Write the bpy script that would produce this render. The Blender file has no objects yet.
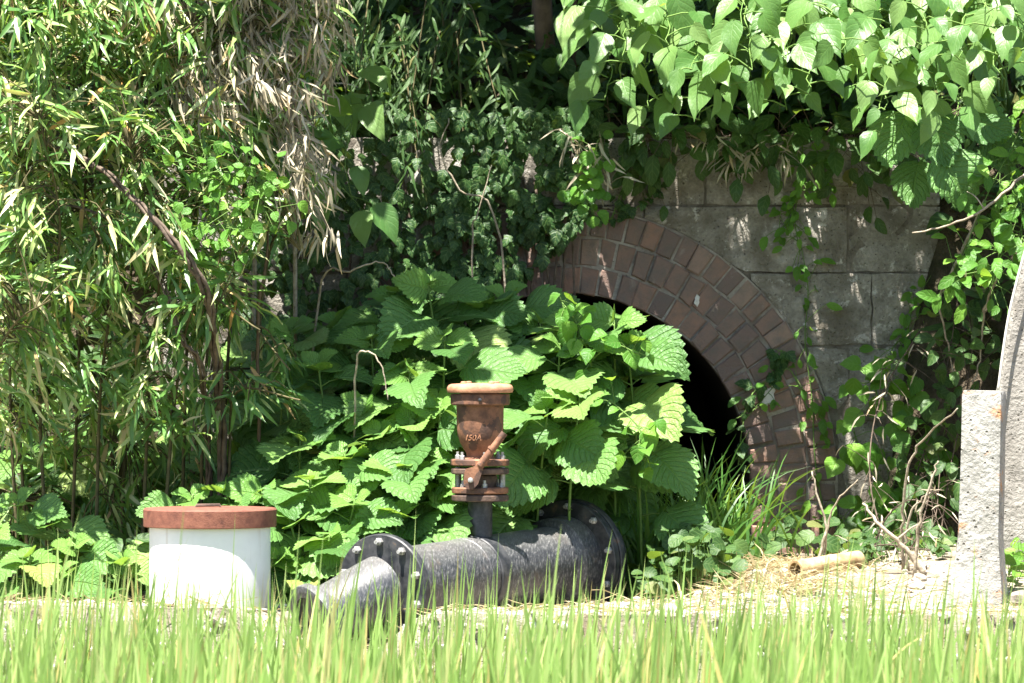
import bpy, math, random
import numpy as np
from mathutils import Vector, Matrix, Quaternion, noise

SC = bpy.context.scene
COL = SC.collection
R = math.radians

# ---------------------------------------------------------------- camera, sky, sun, exposure
FPX = 4620.0            # focal length in pixels of a 1024 wide picture
CAMZ = 0.72
cam = bpy.data.cameras.new('camera')
cam.sensor_width = 36.0
cam.lens = 36.0 * FPX / 1024.0
cam.clip_start = 0.1
cam.clip_end = 500
cam.dof.use_dof = True
cam.dof.focus_distance = 12.9
cam.dof.aperture_fstop = 7.1
co = bpy.data.objects.new('camera', cam)
COL.objects.link(co)
co.location = (0, 0, CAMZ)
co.rotation_euler = (R(90), 0, 0)
SC.camera = co

SUN_EL, SUN_AZ = R(70), R(208)      # azimuth clockwise from +Y (the view direction)
SUNV = Vector((math.sin(SUN_AZ) * math.cos(SUN_EL), math.cos(SUN_AZ) * math.cos(SUN_EL), math.sin(SUN_EL)))
w = bpy.data.worlds.new('World')
SC.world = w
w.use_nodes = True
nt = w.node_tree
sky = nt.nodes.new('ShaderNodeTexSky')
sky.sky_type = 'NISHITA'
sky.sun_disc = False
sky.sun_elevation = SUN_EL
sky.sun_rotation = SUN_AZ
bg = nt.nodes['Background']
nt.links.new(sky.outputs[0], bg.inputs[0])
bg.inputs[1].default_value = 0.060
sl = bpy.data.lights.new('sun', 'SUN')
sl.energy = 5.0
sl.angle = R(0.5)
sl.color = (1.0, 0.95, 0.87)
so = bpy.data.objects.new('sun', sl)
COL.objects.link(so)
so.location = (-4, 2, 12)
so.rotation_euler = (-SUNV).to_track_quat('-Z', 'Y').to_euler()

SC.view_settings.view_transform = 'Standard'
SC.view_settings.look = 'None'
SC.view_settings.gamma = 1.0
SC.view_settings.exposure = 2.2
SC.render.engine = 'CYCLES'
SC.cycles.max_bounces = 6
SC.cycles.transparent_max_bounces = 4


def P(px, py, d):
    """the point seen at a pixel of the photograph at a given distance from the camera"""
    return Vector(((px - 512) * d / FPX, d, CAMZ - (py - 341.5) * d / FPX))


def smooth(a, b, x):
    t = min(1, max(0, (x - a) / (b - a)))
    return t * t * (3 - 2 * t)


# ---------------------------------------------------------------- materials
class NT:
    def __init__(s, name):
        s.m = bpy.data.materials.new(name)
        s.m.use_nodes = True
        s.t = s.m.node_tree
        s.t.nodes.clear()
        s.out = s.n('ShaderNodeOutputMaterial')

    def n(s, typ, **kw):
        nd = s.t.nodes.new(typ)
        for k, v in kw.items():
            setattr(nd, k, v)
        return nd

    def set(s, sock, v):
        if hasattr(v, 'is_linked') or isinstance(v, bpy.types.NodeSocket):
            s.t.links.new(v, sock)
        elif isinstance(v, (tuple, list)) and len(v) == 3 and sock.type == 'RGBA':
            sock.default_value = (*v, 1)
        else:
            sock.default_value = v

    def math(s, op, a, b=0.0, clamp=False):
        nd = s.n('ShaderNodeMath', operation=op, use_clamp=clamp)
        s.set(nd.inputs[0], a)
        s.set(nd.inputs[1], b)
        return nd.outputs[0]

    def noise(s, scale, detail=4, rough=0.55, vec=None, dist=0.0):
        nd = s.n('ShaderNodeTexNoise')
        nd.inputs['Scale'].default_value = scale
        nd.inputs['Detail'].default_value = detail
        nd.inputs['Roughness'].default_value = rough
        nd.inputs['Distortion'].default_value = dist
        if vec is not None:
            s.set(nd.inputs['Vector'], vec)
        return nd.outputs['Fac']

    def voro(s, scale, vec=None, feature='F1', out='Distance'):
        nd = s.n('ShaderNodeTexVoronoi', feature=feature)
        nd.inputs['Scale'].default_value = scale
        if vec is not None:
            s.set(nd.inputs['Vector'], vec)
        return nd.outputs[out]

    def ramp(s, fac, stops):
        nd = s.n('ShaderNodeValToRGB')
        e = nd.color_ramp.elements
        while len(e) < len(stops):
            e.new(0.5)
        for i, (p, c) in enumerate(stops):
            e[i].position = p
            e[i].color = (*c, 1) if len(c) == 3 else c
        s.set(nd.inputs[0], fac)
        return nd.outputs[0]

    def mix(s, fac, a, b, blend='MIX'):
        nd = s.n('ShaderNodeMix', data_type='RGBA', blend_type=blend)
        s.set(nd.inputs[0], fac)
        s.set(nd.inputs[6], a)
        s.set(nd.inputs[7], b)
        return nd.outputs[2]

    def bump(s, h, strength=0.5, dist=0.01):
        nd = s.n('ShaderNodeBump')
        nd.inputs['Strength'].default_value = strength
        nd.inputs['Distance'].default_value = dist
        s.set(nd.inputs['Height'], h)
        return nd.outputs[0]

    def geo(s):
        return s.n('ShaderNodeNewGeometry')

    def pos(s):
        return s.geo().outputs['Position']

    def finish(s, col, rough=0.7, normal=None, spec=0.3, metal=0.0, trans=0.0, tcol=None):
        p = s.n('ShaderNodeBsdfPrincipled')
        s.set(p.inputs['Base Color'], col)
        s.set(p.inputs['Roughness'], rough)
        s.set(p.inputs['Specular IOR Level'], spec)
        s.set(p.inputs['Metallic'], metal)
        if normal is not None:
            s.set(p.inputs['Normal'], normal)
        sh = p.outputs[0]
        if trans > 0:
            t = s.n('ShaderNodeBsdfTranslucent')
            s.set(t.inputs[0], tcol if tcol is not None else col)
            if normal is not None:
                s.set(t.inputs[1], normal)
            mx = s.n('ShaderNodeMixShader')
            mx.inputs[0].default_value = trans
            s.t.links.new(sh, mx.inputs[1])
            s.t.links.new(t.outputs[0], mx.inputs[2])
            sh = mx.outputs[0]
        s.t.links.new(sh, s.out.inputs[0])
        return s.m

    def rand(s):
        a = s.n('ShaderNodeObjectInfo').outputs['Random']
        b = s.geo().outputs['Random Per Island']
        return s.math('FRACT', s.math('ADD', a, b))


def leaf_mat(name, stops, trans=0.38, vein=7.0, rough=0.42, spec=0.35, veinmix=0.25, bump=0.5, tint=(0.42, 0.62, 0.05)):
    n = NT(name)
    r = n.rand()
    col = n.ramp(r, stops)
    uv = n.n('ShaderNodeTexCoord').outputs['UV']
    sp = n.n('ShaderNodeSeparateXYZ')
    n.set(sp.inputs[0], uv)
    au = n.math('ABSOLUTE', n.math('SUBTRACT', n.math('MULTIPLY', sp.outputs[0], 2.0), 1.0))
    v = sp.outputs[1]
    mid = n.math('SUBTRACT', 1.0, n.math('MULTIPLY', au, 14.0), True)
    blot = n.noise(9, 3, 0.6, n.pos())
    col = n.mix(n.math('MULTIPLY', blot, 0.45), col, (0.03, 0.09, 0.015), 'MIX') if vein else col
    nrm = None
    if vein:
        crk = n.noise(55, 3, 0.6, n.pos())
        ph = n.math('ADD', n.math('MULTIPLY', n.math('SUBTRACT', v, n.math('MULTIPLY', au, 0.38)), vein * 2 * math.pi), n.math('MULTIPLY', crk, 3.0))
        s = n.math('SINE', ph)
        line = n.math('POWER', n.math('ADD', n.math('MULTIPLY', s, 0.5), 0.5), 8.0)
        vf = n.math('MAXIMUM', n.math('MULTIPLY', mid, 0.8), n.math('MULTIPLY', line, 0.55))
        col = n.mix(n.math('MULTIPLY', vf, veinmix), col, (0.38, 0.52, 0.16))
        h = n.math('ADD', n.math('MULTIPLY', vf, -0.8), n.math('MULTIPLY', crk, 1.2))
        nrm = n.bump(h, bump, 0.010)
    tc = n.mix(0.55, col, tint)
    return n.finish(col, rough, nrm, spec, 0.0, trans, tc)


def m_bark(name, a, b, scale=30):
    n = NT(name)
    f = n.noise(scale, 5, 0.6, n.pos())
    return n.finish(n.ramp(f, [(0.3, a), (0.7, b)]), 0.85, n.bump(f, 0.6, 0.006), 0.15)


def m_rust(name, dark, mid, light, scale=18, patch=0.5):
    n = NT(name)
    p = n.pos()
    a = n.noise(scale, 6, 0.65, p)
    b = n.noise(scale * 6, 4, 0.6, p)
    c = n.noise(scale * 0.6, 3, 0.5, p)
    col = n.ramp(a, [(0.30, dark), (0.5, mid), (0.72, light)])
    col = n.mix(n.math('MULTIPLY', b, 0.35), col, dark, 'MIX')
    blk = n.math('GREATER_THAN', n.math('ADD', c, n.math('MULTIPLY', b, 0.12)), 0.62 + patch * 0.1)
    col = n.mix(n.math('MULTIPLY', blk, 0.6), col, (0.035, 0.03, 0.03))
    return n.finish(col, 0.72, n.bump(n.math('ADD', a, b), 0.35, 0.003), 0.25)


def m_concrete(name, a, b, pit=0.6, lichen=None, scale=14, stain=None, bumpd=0.006):
    n = NT(name)
    p = n.pos()
    f = n.noise(scale, 6, 0.65, p)
    g = n.noise(scale * 7, 4, 0.6, p)
    vo = n.voro(scale * 4.5, p)
    col = n.ramp(n.math('ADD', n.math('MULTIPLY', f, 0.7), n.math('MULTIPLY', g, 0.3)), [(0.35, a), (0.66, b)])
    pits = n.ramp(n.math('MULTIPLY', vo, n.math('ADD', n.noise(scale * 1.3, 3, 0.5, p), 0.35)), [(0.05, (1, 1, 1)), (0.16, (0, 0, 0))])
    col = n.mix(n.math('MULTIPLY', pits, pit), col, tuple(x * 0.35 for x in a))
    if stain:
        s = n.noise(scale * 0.25, 5, 0.65, p, 0.6)
        col = n.mix(n.ramp(s, [(0.45, (0, 0, 0)), (0.62, (0.8, 0.8, 0.8))]), col, stain)
    if lichen:
        l = n.noise(scale * 1.1, 5, 0.7, p, 0.3)
        col = n.mix(n.ramp(l, [(0.575, (0, 0, 0)), (0.66, (0.85, 0.85, 0.85))]), col, lichen)
    h = n.math('SUBTRACT', n.math('ADD', f, n.math('MULTIPLY', g, 0.6)), n.math('MULTIPLY', pits, 0.7))
    return n.finish(col, 0.9, n.bump(h, 0.8, bumpd), 0.15)


M = {}
M['nettle'] = leaf_mat('nettle leaf', [(0.0, (0.062, 0.150, 0.040)), (0.5, (0.118, 0.250, 0.064)), (0.84, (0.175, 0.325, 0.085)), (0.97, (0.25, 0.38, 0.10)), (1.0, (0.36, 0.36, 0.10))], 0.28, 8.5, 0.46, 0.32, 0.10, 0.7, (0.34, 0.54, 0.08))
M['nettle_young'] = leaf_mat('young nettle leaf', [(0.0, (0.14, 0.30, 0.06)), (1.0, (0.22, 0.40, 0.09))], 0.34, 8, 0.45, 0.3, 0.10, 0.6)
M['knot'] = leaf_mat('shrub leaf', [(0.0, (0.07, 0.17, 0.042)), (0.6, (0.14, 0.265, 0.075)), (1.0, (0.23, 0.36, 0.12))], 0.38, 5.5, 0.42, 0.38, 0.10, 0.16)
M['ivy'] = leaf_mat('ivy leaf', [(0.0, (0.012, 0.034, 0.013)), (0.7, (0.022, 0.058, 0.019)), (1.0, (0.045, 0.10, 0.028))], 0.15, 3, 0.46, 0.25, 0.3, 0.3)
M['creeper'] = leaf_mat('creeper leaf', [(0.0, (0.06, 0.18, 0.025)), (0.7, (0.12, 0.29, 0.04)), (1.0, (0.2, 0.40, 0.05))], 0.4, 4, 0.45, 0.25, 0.2, 0.3)
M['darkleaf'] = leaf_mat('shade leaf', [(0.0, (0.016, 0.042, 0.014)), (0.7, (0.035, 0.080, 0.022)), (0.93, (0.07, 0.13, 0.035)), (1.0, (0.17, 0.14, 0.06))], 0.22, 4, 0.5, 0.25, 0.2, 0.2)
M['bamboo'] = leaf_mat('bamboo leaf', [(0.0, (0.055, 0.14, 0.032)), (0.36, (0.11, 0.24, 0.055)), (0.62, (0.21, 0.35, 0.09)), (0.76, (0.38, 0.46, 0.17)), (0.92, (0.58, 0.54, 0.31)), (1.0, (0.48, 0.27, 0.09))], 0.32, 0, 0.36, 0.5)
M['bamboo_dry'] = leaf_mat('dry bamboo leaf', [(0.0, (0.22, 0.19, 0.135)), (0.5, (0.42, 0.375, 0.27)), (0.9, (0.58, 0.53, 0.41)), (1.0, (0.36, 0.25, 0.12))], 0.25, 0, 0.6, 0.2, tint=(0.5, 0.42, 0.22))
M['strap'] = leaf_mat('strap grass', [(0.0, (0.035, 0.105, 0.02)), (0.7, (0.075, 0.19, 0.032)), (1.0, (0.15, 0.29, 0.05))], 0.33, 0, 0.4, 0.35)
M['rice'] = leaf_mat('rice blade', [(0.0, (0.19, 0.32, 0.08)), (0.6, (0.28, 0.43, 0.12)), (0.80, (0.42, 0.55, 0.20)), (0.91, (0.58, 0.54, 0.25)), (1.0, (0.50, 0.38, 0.14))], 0.48, 0, 0.42, 0.4, tint=(0.58, 0.76, 0.20))
M['straw'] = leaf_mat('straw', [(0.0, (0.28, 0.21, 0.11)), (0.6, (0.46, 0.38, 0.22)), (1.0, (0.60, 0.52, 0.34))], 0.2, 0, 0.7, 0.15, tint=(0.5, 0.42, 0.22))
M['stem'] = m_bark('green stem', (0.09, 0.17, 0.04), (0.16, 0.25, 0.07), 40)
M['culm'] = m_bark('bamboo culm', (0.05, 0.048, 0.022), (0.14, 0.12, 0.06), 25)
M['twig'] = m_bark('dry twig', (0.17, 0.135, 0.095), (0.42, 0.365, 0.28), 60)
M['vine'] = m_bark('dead vine', (0.06, 0.045, 0.035), (0.17, 0.13, 0.10), 45)
M['trunk'] = m_bark('trunk bark', (0.07, 0.05, 0.035), (0.17, 0.12, 0.08), 22)
M['soil'] = m_concrete('bank soil', (0.04, 0.031, 0.021), (0.125, 0.098, 0.068), 0.5, None, 16, (0.03, 0.035, 0.015), 0.03)
M['mud'] = m_concrete('paddy mud', (0.05, 0.04, 0.028), (0.11, 0.09, 0.06), 0.3, None, 10)
M['earth'] = m_concrete('ledge earth', (0.20, 0.165, 0.12), (0.44, 0.40, 0.34), 0.5, (0.20, 0.20, 0.04), 13, (0.14, 0.11, 0.075), 0.012)
M['gravel'] = None
n = NT('gravel')
n_r = n.rand()
n_f = n.noise(60, 4, 0.6, n.pos())
M['gravel'] = n.finish(n.mix(n.math('MULTIPLY', n_f, 0.4), n.ramp(n_r, [(0.0, (0.24, 0.20, 0.16)), (0.5, (0.46, 0.43, 0.38)), (1.0, (0.66, 0.64, 0.6))]), (0.2, 0.17, 0.12)), 0.9, n.bump(n_f, 0.5, 0.004), 0.15)
M['block'] = m_concrete('weathered stone block', (0.15, 0.138, 0.115), (0.40, 0.375, 0.33), 0.85, (0.54, 0.52, 0.48), 17, (0.13, 0.112, 0.085), 0.018)
M['joint'] = m_concrete('dark joint', (0.08, 0.068, 0.055), (0.2, 0.18, 0.15), 0.5, None, 20)
M['mortar'] = m_concrete('lime mortar', (0.20, 0.175, 0.15), (0.40, 0.365, 0.32), 0.6, None, 18, (0.13, 0.105, 0.088), 0.006)
M['lime'] = m_concrete('lime deposit', (0.5, 0.48, 0.45), (0.75, 0.73, 0.70), 0.3, None, 30, None, 0.003)
M['post'] = m_concrete('post concrete', (0.19, 0.182, 0.165), (0.42, 0.41, 0.385), 0.9, (0.40, 0.20, 0.09), 10, (0.27, 0.26, 0.235), 0.014)
M['wing'] = m_concrete('wing wall concrete', (0.18, 0.168, 0.15), (0.36, 0.34, 0.305), 0.85, None, 14, (0.15, 0.135, 0.115), 0.012)
n = NT('brick')
n_p = n.pos()
n_o = n.n('ShaderNodeObjectInfo').outputs['Random']
n_f = n.noise(22, 6, 0.65, n_p)
n_g = n.noise(140, 4, 0.6, n_p)
n_c = n.ramp(n_o, [(0.0, (0.17, 0.122, 0.108)), (0.3, (0.215, 0.146, 0.122)), (0.6, (0.245, 0.158, 0.126)), (0.88, (0.30, 0.175, 0.128)), (1.0, (0.25, 0.195, 0.165))])
n_c = n.mix(n.ramp(n_f, [(0.42, (0, 0, 0)), (0.68, (0.75, 0.75, 0.75))]), n_c, (0.14, 0.125, 0.11))
n_w = n.noise(9, 6, 0.7, n_p, 0.5)
n_c = n.mix(n.ramp(n_w, [(0.6, (0, 0, 0)), (0.72, (0.55, 0.55, 0.55))]), n_c, (0.36, 0.32, 0.29))
M['brick'] = n.finish(n_c, 0.88, n.bump(n.math('ADD', n_f, n_g), 0.6, 0.005), 0.15)
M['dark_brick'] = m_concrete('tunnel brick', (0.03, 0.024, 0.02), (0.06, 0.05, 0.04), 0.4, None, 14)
M['rust'] = m_rust('rusty cast iron', (0.075, 0.040, 0.028), (0.20, 0.095, 0.056), (0.36, 0.175, 0.10), 26, -0.2)
M['rust_mark'] = m_rust('worn raised rust', (0.13, 0.06, 0.035), (0.30, 0.14, 0.075), (0.50, 0.27, 0.15), 90)
M['rust_light'] = m_rust('bright rust', (0.26, 0.12, 0.07), (0.45, 0.22, 0.13), (0.58, 0.33, 0.21), 25, 2)
M['rust_dark'] = m_rust('dark rusty iron', (0.04, 0.03, 0.027), (0.10, 0.065, 0.05), (0.20, 0.13, 0.095), 30)
M['rust_lid'] = m_rust('rusty steel lid', (0.10, 0.04, 0.03), (0.20, 0.078, 0.052), (0.27, 0.115, 0.075), 40, 3)
n = NT('bitumen pipe')
n_p = n.pos()
n_m = n.n('ShaderNodeMapping')
n_m.inputs['Rotation'].default_value = (0, 0, R(-48))
n_m.inputs['Scale'].default_value = (1.0, 0.25, 0.3)
n.set(n_m.inputs['Vector'], n_p)
n_a = n.noise(230, 6, 0.75, n_m.outputs[0])
n_b = n.noise(12, 5, 0.6, n_p)
n_c = n.ramp(n_a, [(0.34, (0.016, 0.018, 0.022)), (0.52, (0.048, 0.050, 0.055)), (0.70, (0.22, 0.22, 0.215))])
n_c = n.mix(n.ramp(n_b, [(0.58, (0, 0, 0)), (0.72, (0.45, 0.45, 0.45))]), n_c, (0.12, 0.09, 0.07))
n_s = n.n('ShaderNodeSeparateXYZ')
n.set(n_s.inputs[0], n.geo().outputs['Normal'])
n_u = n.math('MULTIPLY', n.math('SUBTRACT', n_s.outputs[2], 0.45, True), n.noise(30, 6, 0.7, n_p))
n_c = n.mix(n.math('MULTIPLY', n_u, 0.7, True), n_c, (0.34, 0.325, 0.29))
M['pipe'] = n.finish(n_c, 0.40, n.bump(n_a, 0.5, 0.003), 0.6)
n = NT('black paint')
n_b = n.noise(26, 5, 0.65, n.pos())
M['black'] = n.finish(n.ramp(n_b, [(0.4, (0.016, 0.018, 0.022)), (0.62, (0.055, 0.056, 0.06)), (0.75, (0.16, 0.10, 0.065))]), 0.5, n.bump(n_b, 0.3, 0.003), 0.4)
n = NT('zinc bolt')
n_b = n.noise(90, 3, 0.6, n.pos())
M['bolt'] = n.finish(n.ramp(n_b, [(0.3, (0.2, 0.19, 0.18)), (0.7, (0.48, 0.48, 0.47))]), 0.5, None, 0.5, 0.4)
n = NT('white paint')
n_b = n.noise(8, 5, 0.6, n.pos())
n_d = n.noise(120, 3, 0.6, n.pos())
n_c = n.ramp(n_b, [(0.3, (0.66, 0.67, 0.68)), (0.7, (0.78, 0.785, 0.79))])
n_c = n.mix(n.ramp(n_d, [(0.70, (0, 0, 0)), (0.76, (0.5, 0.5, 0.5))]), n_c, (0.35, 0.30, 0.25))
n_m = n.n('ShaderNodeMapping')
n_m.inputs['Scale'].default_value = (1.0, 1.0, 0.06)
n.set(n_m.inputs['Vector'], n.pos())
n_k = n.noise(45, 4, 0.6, n_m.outputs[0])
n_c = n.mix(n.ramp(n_k, [(0.58, (0, 0, 0)), (0.72, (0.35, 0.35, 0.35))]), n_c, (0.42, 0.33, 0.24))
n_z = n.n('ShaderNodeSeparateXYZ')
n.set(n_z.inputs[0], n.pos())
n_q = n.math('MULTIPLY', n.math('SUBTRACT', 0.11, n_z.outputs[2], True), n.noise(35, 5, 0.7, n.pos()))
n_c = n.mix(n.math('MULTIPLY', n_q, 9.0, True), n_c, (0.34, 0.29, 0.2))
M['white'] = n.finish(n_c, 0.5, n.bump(n_b, 0.15, 0.01), 0.3)
n = NT('cream cord')
M['cord'] = n.finish(n.ramp(n.noise(40, 3, 0.5, n.pos()), [(0.3, (0.5, 0.48, 0.42)), (0.7, (0.7, 0.68, 0.62))]), 0.6)
n = NT('tan tube')
n_b = n.noise(24, 5, 0.65, n.pos())
M['tan'] = n.finish(n.ramp(n_b, [(0.35, (0.26, 0.17, 0.08)), (0.55, (0.46, 0.34, 0.18)), (0.7, (0.56, 0.46, 0.28))]), 0.7, n.bump(n_b, 0.4, 0.004))


# ---------------------------------------------------------------- mesh helpers
class MB:
    def __init__(s):
        s.v, s.f, s.uv = [], [], []

    def add(s, verts, faces, uvs=None):
        o = len(s.v)
        s.v.extend([tuple(v) for v in verts])
        s.uv.extend(uvs if uvs is not None else [(0.5, 0.5)] * len(verts))
        s.f.extend([tuple(i + o for i in f) for f in faces])
        return s

    def tube(s, pts, radii, n=6, caps=True):
        pts = [Vector(p) for p in pts]
        if not isinstance(radii, (list, tuple)):
            radii = [radii] * len(pts)
        verts, faces = [], []
        up = None
        for i, p in enumerate(pts):
            t = (pts[min(i + 1, len(pts) - 1)] - pts[max(i - 1, 0)])
            t = t.normalized() if t.length > 1e-9 else Vector((0, 0, 1))
            if up is None:
                up = Vector((1, 0, 0)) if abs(t.x) < 0.8 else Vector((0, 1, 0))
            a = (up - t * up.dot(t)).normalized()
            up = a
            b = t.cross(a)
            for k in range(n):
                th = 2 * math.pi * k / n
                verts.append(p + (a * math.cos(th) + b * math.sin(th)) * radii[i])
        for i in range(len(pts) - 1):
            for k in range(n):
                k2 = (k + 1) % n
                faces.append((i * n + k, i * n + k2, (i + 1) * n + k2, (i + 1) * n + k))
        if caps:
            faces.append(tuple(range(n - 1, -1, -1)))
            faces.append(tuple((len(pts) - 1) * n + k for k in range(n)))
        return s.add(verts, faces)

    def lathe(s, prof, mat=None, n=40):
        """profile of (radius, height) turned about local Z, then moved by mat"""
        mat = mat or Matrix()
        verts, faces = [], []
        for r, z in prof:
            for k in range(n):
                th = 2 * math.pi * k / n
                verts.append(mat @ Vector((r * math.cos(th), r * math.sin(th), z)))
        for i in range(len(prof) - 1):
            for k in range(n):
                k2 = (k + 1) % n
                faces.append((i * n + k, i * n + k2, (i + 1) * n + k2, (i + 1) * n + k))
        return s.add(verts, faces)

    def box(s, a, b):
        x0, y0, z0 = a
        x1, y1, z1 = b
        v = [(x0, y0, z0), (x1, y0, z0), (x1, y1, z0), (x0, y1, z0), (x0, y0, z1), (x1, y0, z1), (x1, y1, z1), (x0, y1, z1)]
        return s.add(v, [(0, 3, 2, 1), (4, 5, 6, 7), (0, 1, 5, 4), (1, 2, 6, 5), (2, 3, 7, 6), (3, 0, 4, 7)])

    def mesh(s, name, mat, sm=None):
        me = bpy.data.meshes.new(name)
        me.from_pydata(s.v, [], s.f)
        if mat:
            me.materials.append(mat)
        uvl = me.uv_layers.new(name='UVMap')
        idx = np.empty(len(me.loops), dtype=np.int32)
        me.loops.foreach_get('vertex_index', idx)
        uvs = np.array(s.uv, dtype=np.float32)[idx]
        uvl.data.foreach_set('uv', uvs.ravel())
        if sm is not None:
            me.polygons.foreach_set('use_smooth', np.ones(len(me.polygons), dtype=bool))
            if sm < 180:
                me.set_sharp_from_angle(angle=R(sm))
        me.update()
        return me

    def build(s, name, mat, parent=None, sm=None, origin=None, kind=None):
        if origin is not None:
            o3 = Vector(origin)
            s.v = [tuple(Vector(v) - o3) for v in s.v]
        ob = bpy.data.objects.new(name, s.mesh(name, mat, sm))
        COL.objects.link(ob)
        if origin is not None:
            ob.location = origin
        if parent is not None:
            attach(ob, parent)
        if kind:
            ob['kind'] = kind
        return ob


def attach(ob, parent):
    root = parent
    ob.parent = parent
    if parent.type == 'EMPTY':
        ob.matrix_parent_inverse = Matrix.Translation(-Vector(parent.location))
    elif parent.location.length > 0 and parent.parent is None:
        ob.matrix_parent_inverse = Matrix.Translation(-Vector(parent.location))


def tag(o, label, cat, group=None):
    o['label'] = label
    o['category'] = cat
    if group:
        o['group'] = group
    return o


def thing(name, loc, label, cat, group=None):
    o = bpy.data.objects.new(name, None)
    COL.objects.link(o)
    o.location = loc
    o.empty_display_size = 0.05
    return tag(o, label, cat, group)


def place(name, mesh, M4, parent):
    ob = bpy.data.objects.new(name, mesh)
    COL.objects.link(ob)
    attach(ob, parent)
    ob.matrix_basis = M4
    return ob


# ---------------------------------------------------------------- leaves
PROF = {
    'nettle': ([0, .05, .14, .25, .36, .48, .6, .71, .81, .89, .95, 1], [.03, .27, .41, .47, .475, .43, .355, .27, .18, .10, .04, 0], 0.11, 0.11),
    'knot': ([0, .05, .15, .3, .45, .6, .74, .86, .94, 1], [.02, .175, .28, .30, .265, .20, .125, .055, .018, 0], 0.0, 0.05),
    'heart': ([0, .06, .18, .36, .55, .75, .9, 1], [.03, .28, .42, .45, .36, .22, .09, 0], 0.0, 0.16),
    'ivy': ([0, .12, .28, .42, .62, .82, 1], [.05, .34, .47, .30, .30, .16, 0], 0.0, 0.10),
    'lance': ([0, .1, .3, .55, .8, 1], [.012, .045, .060, .053, .028, 0], 0.0, 0.0),
    'straw': ([0, .3, .7, 1], [.012, .016, .013, 0], 0.0, 0.0),
    'thin': ([0, .12, .4, .75, 1], [.010, .040, .052, .030, 0], 0.0, 0.0),
    'oval': ([0, .15, .4, .65, .88, 1], [.02, .17, .26, .24, .12, 0], 0.0, 0.0),
    'round': ([0, .1, .35, .65, .9, 1], [.05, .3, .46, .46, .28, .05], 0.0, 0.06),
}


def leaf_geo(kind, rng):
    vs, ws, teeth, lobe = PROF[kind]
    fold = rng.uniform(0.08, 0.5)
    droop = rng.uniform(0.1, 0.8)
    twist = rng.uniform(-0.3, 0.3)
    side = rng.uniform(-0.06, 0.06)
    inner = kind in ('nettle', 'knot')
    wav = rng.uniform(0.015, 0.045)
    ph = rng.uniform(0, 6)

    def pt(u, v, w):
        x = u * w + side * v * (1 - v) * 4
        y = v - lobe * abs(u) * max(0, 1 - v * 3.5)
        z = fold * abs(u) * w - droop * v * v * 0.5 + twist * u * w * v + wav * math.sin(v * 9 + ph) * abs(u)
        if kind == 'lance':
            z += 0.0
        return (x, y - 0.12 * droop * v * v, z)
    verts, uv, faces = [], [], []
    cols = [-1, -0.52, 0, 0.52, 1] if inner else [-1, 0, 1]
    nc = len(cols)
    for v, w in zip(vs, ws):
        jw = w * rng.uniform(0.95, 1.05)
        for u in cols:
            verts.append(pt(u, v, jw))
            uv.append((u * 0.5 + 0.5, v))
    for i in range(len(vs) - 1):
        for c in range(nc - 1):
            a = i * nc + c
            faces.append((a, a + 1, a + nc + 1, a + nc))
        if teeth and i >= 0 and i < len(vs) - 2:
            for e, sgn in ((0, -1), (nc - 1, 1)):
                a, b = i * nc + e, (i + 1) * nc + e
                p, q = verts[a], verts[b]
                k = teeth * rng.uniform(0.8, 1.2) * (1 - 0.5 * vs[i])
                t = (q[0] * .72 + p[0] * .28 + sgn * k * 0.62, q[1] * .72 + p[1] * .28 + k * 0.55, q[2] * .72 + p[2] * .28)
                verts.append(t)
                uv.append((0.5 + sgn * 0.5, vs[i + 1]))
                faces.append((a, b, len(verts) - 1) if sgn < 0 else (b, a, len(verts) - 1))
                # half-way second tooth
                m0 = (p[0] * .62 + q[0] * .38, p[1] * .62 + q[1] * .38, p[2] * .62 + q[2] * .38)
                verts.append((m0[0] + sgn * k * 0.42, m0[1] + k * 0.25, m0[2]))
                verts.append(m0)
                uv.append((0.5 + sgn * 0.5, vs[i]))
                uv.append((0.5 + sgn * 0.5, vs[i]))
                L = len(verts)
                faces.append((a, L - 1, L - 2) if sgn < 0 else (L - 1, a, L - 2))
    return verts, faces, uv


LEAF = {}


def leaf_set(key, kind, mat, nvar=7, seed=1):
    rng = random.Random(seed)
    out = []
    for i in range(nvar):
        g = leaf_geo(kind, rng)
        out.append((g, MB().add(*g).mesh('leaf', M[mat], 180)))
    LEAF[key] = out


leaf_set('nettle', 'nettle', 'nettle', 10, 11)
leaf_set('nettle_young', 'nettle', 'nettle_young', 5, 12)
leaf_set('knot', 'knot', 'knot', 10, 13)
leaf_set('ivy', 'ivy', 'ivy', 6, 14)
leaf_set('heart', 'heart', 'creeper', 6, 15)
leaf_set('oval', 'oval', 'creeper', 6, 16)
leaf_set('round', 'round', 'creeper', 5, 17)
leaf_set('roundd', 'round', 'darkleaf', 5, 18)
leaf_set('lance', 'lance', 'bamboo', 8, 19)
leaf_set('lanced', 'thin', 'bamboo_dry', 8, 20)
leaf_set('straw', 'straw', 'straw', 6, 25)
leaf_set('lances', 'lance', 'darkleaf', 8, 21)
leaf_set('shade', 'oval', 'darkleaf', 6, 22)
leaf_set('nettled', 'nettle', 'darkleaf', 5, 23)


def leaf_M(p, d, nrm, s):
    d = Vector(d).normalized()
    nrm = Vector(nrm)
    x = d.cross(nrm)
    if x.length < 1e-4:
        x = d.cross(Vector((1, 0.3, 0)))
    x.normalize()
    z = x.cross(d)
    return Matrix(((x.x * s, d.x * s, z.x * s, p[0]), (x.y * s, d.y * s, z.y * s, p[1]), (x.z * s, d.z * s, z.z * s, p[2]), (0, 0, 0, 1)))


def leaf_obj(key, rng, p, d, nrm, s, parent):
    return place('leaf', rng.choice(LEAF[key])[1], leaf_M(p, d, nrm, s), parent)


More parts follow.
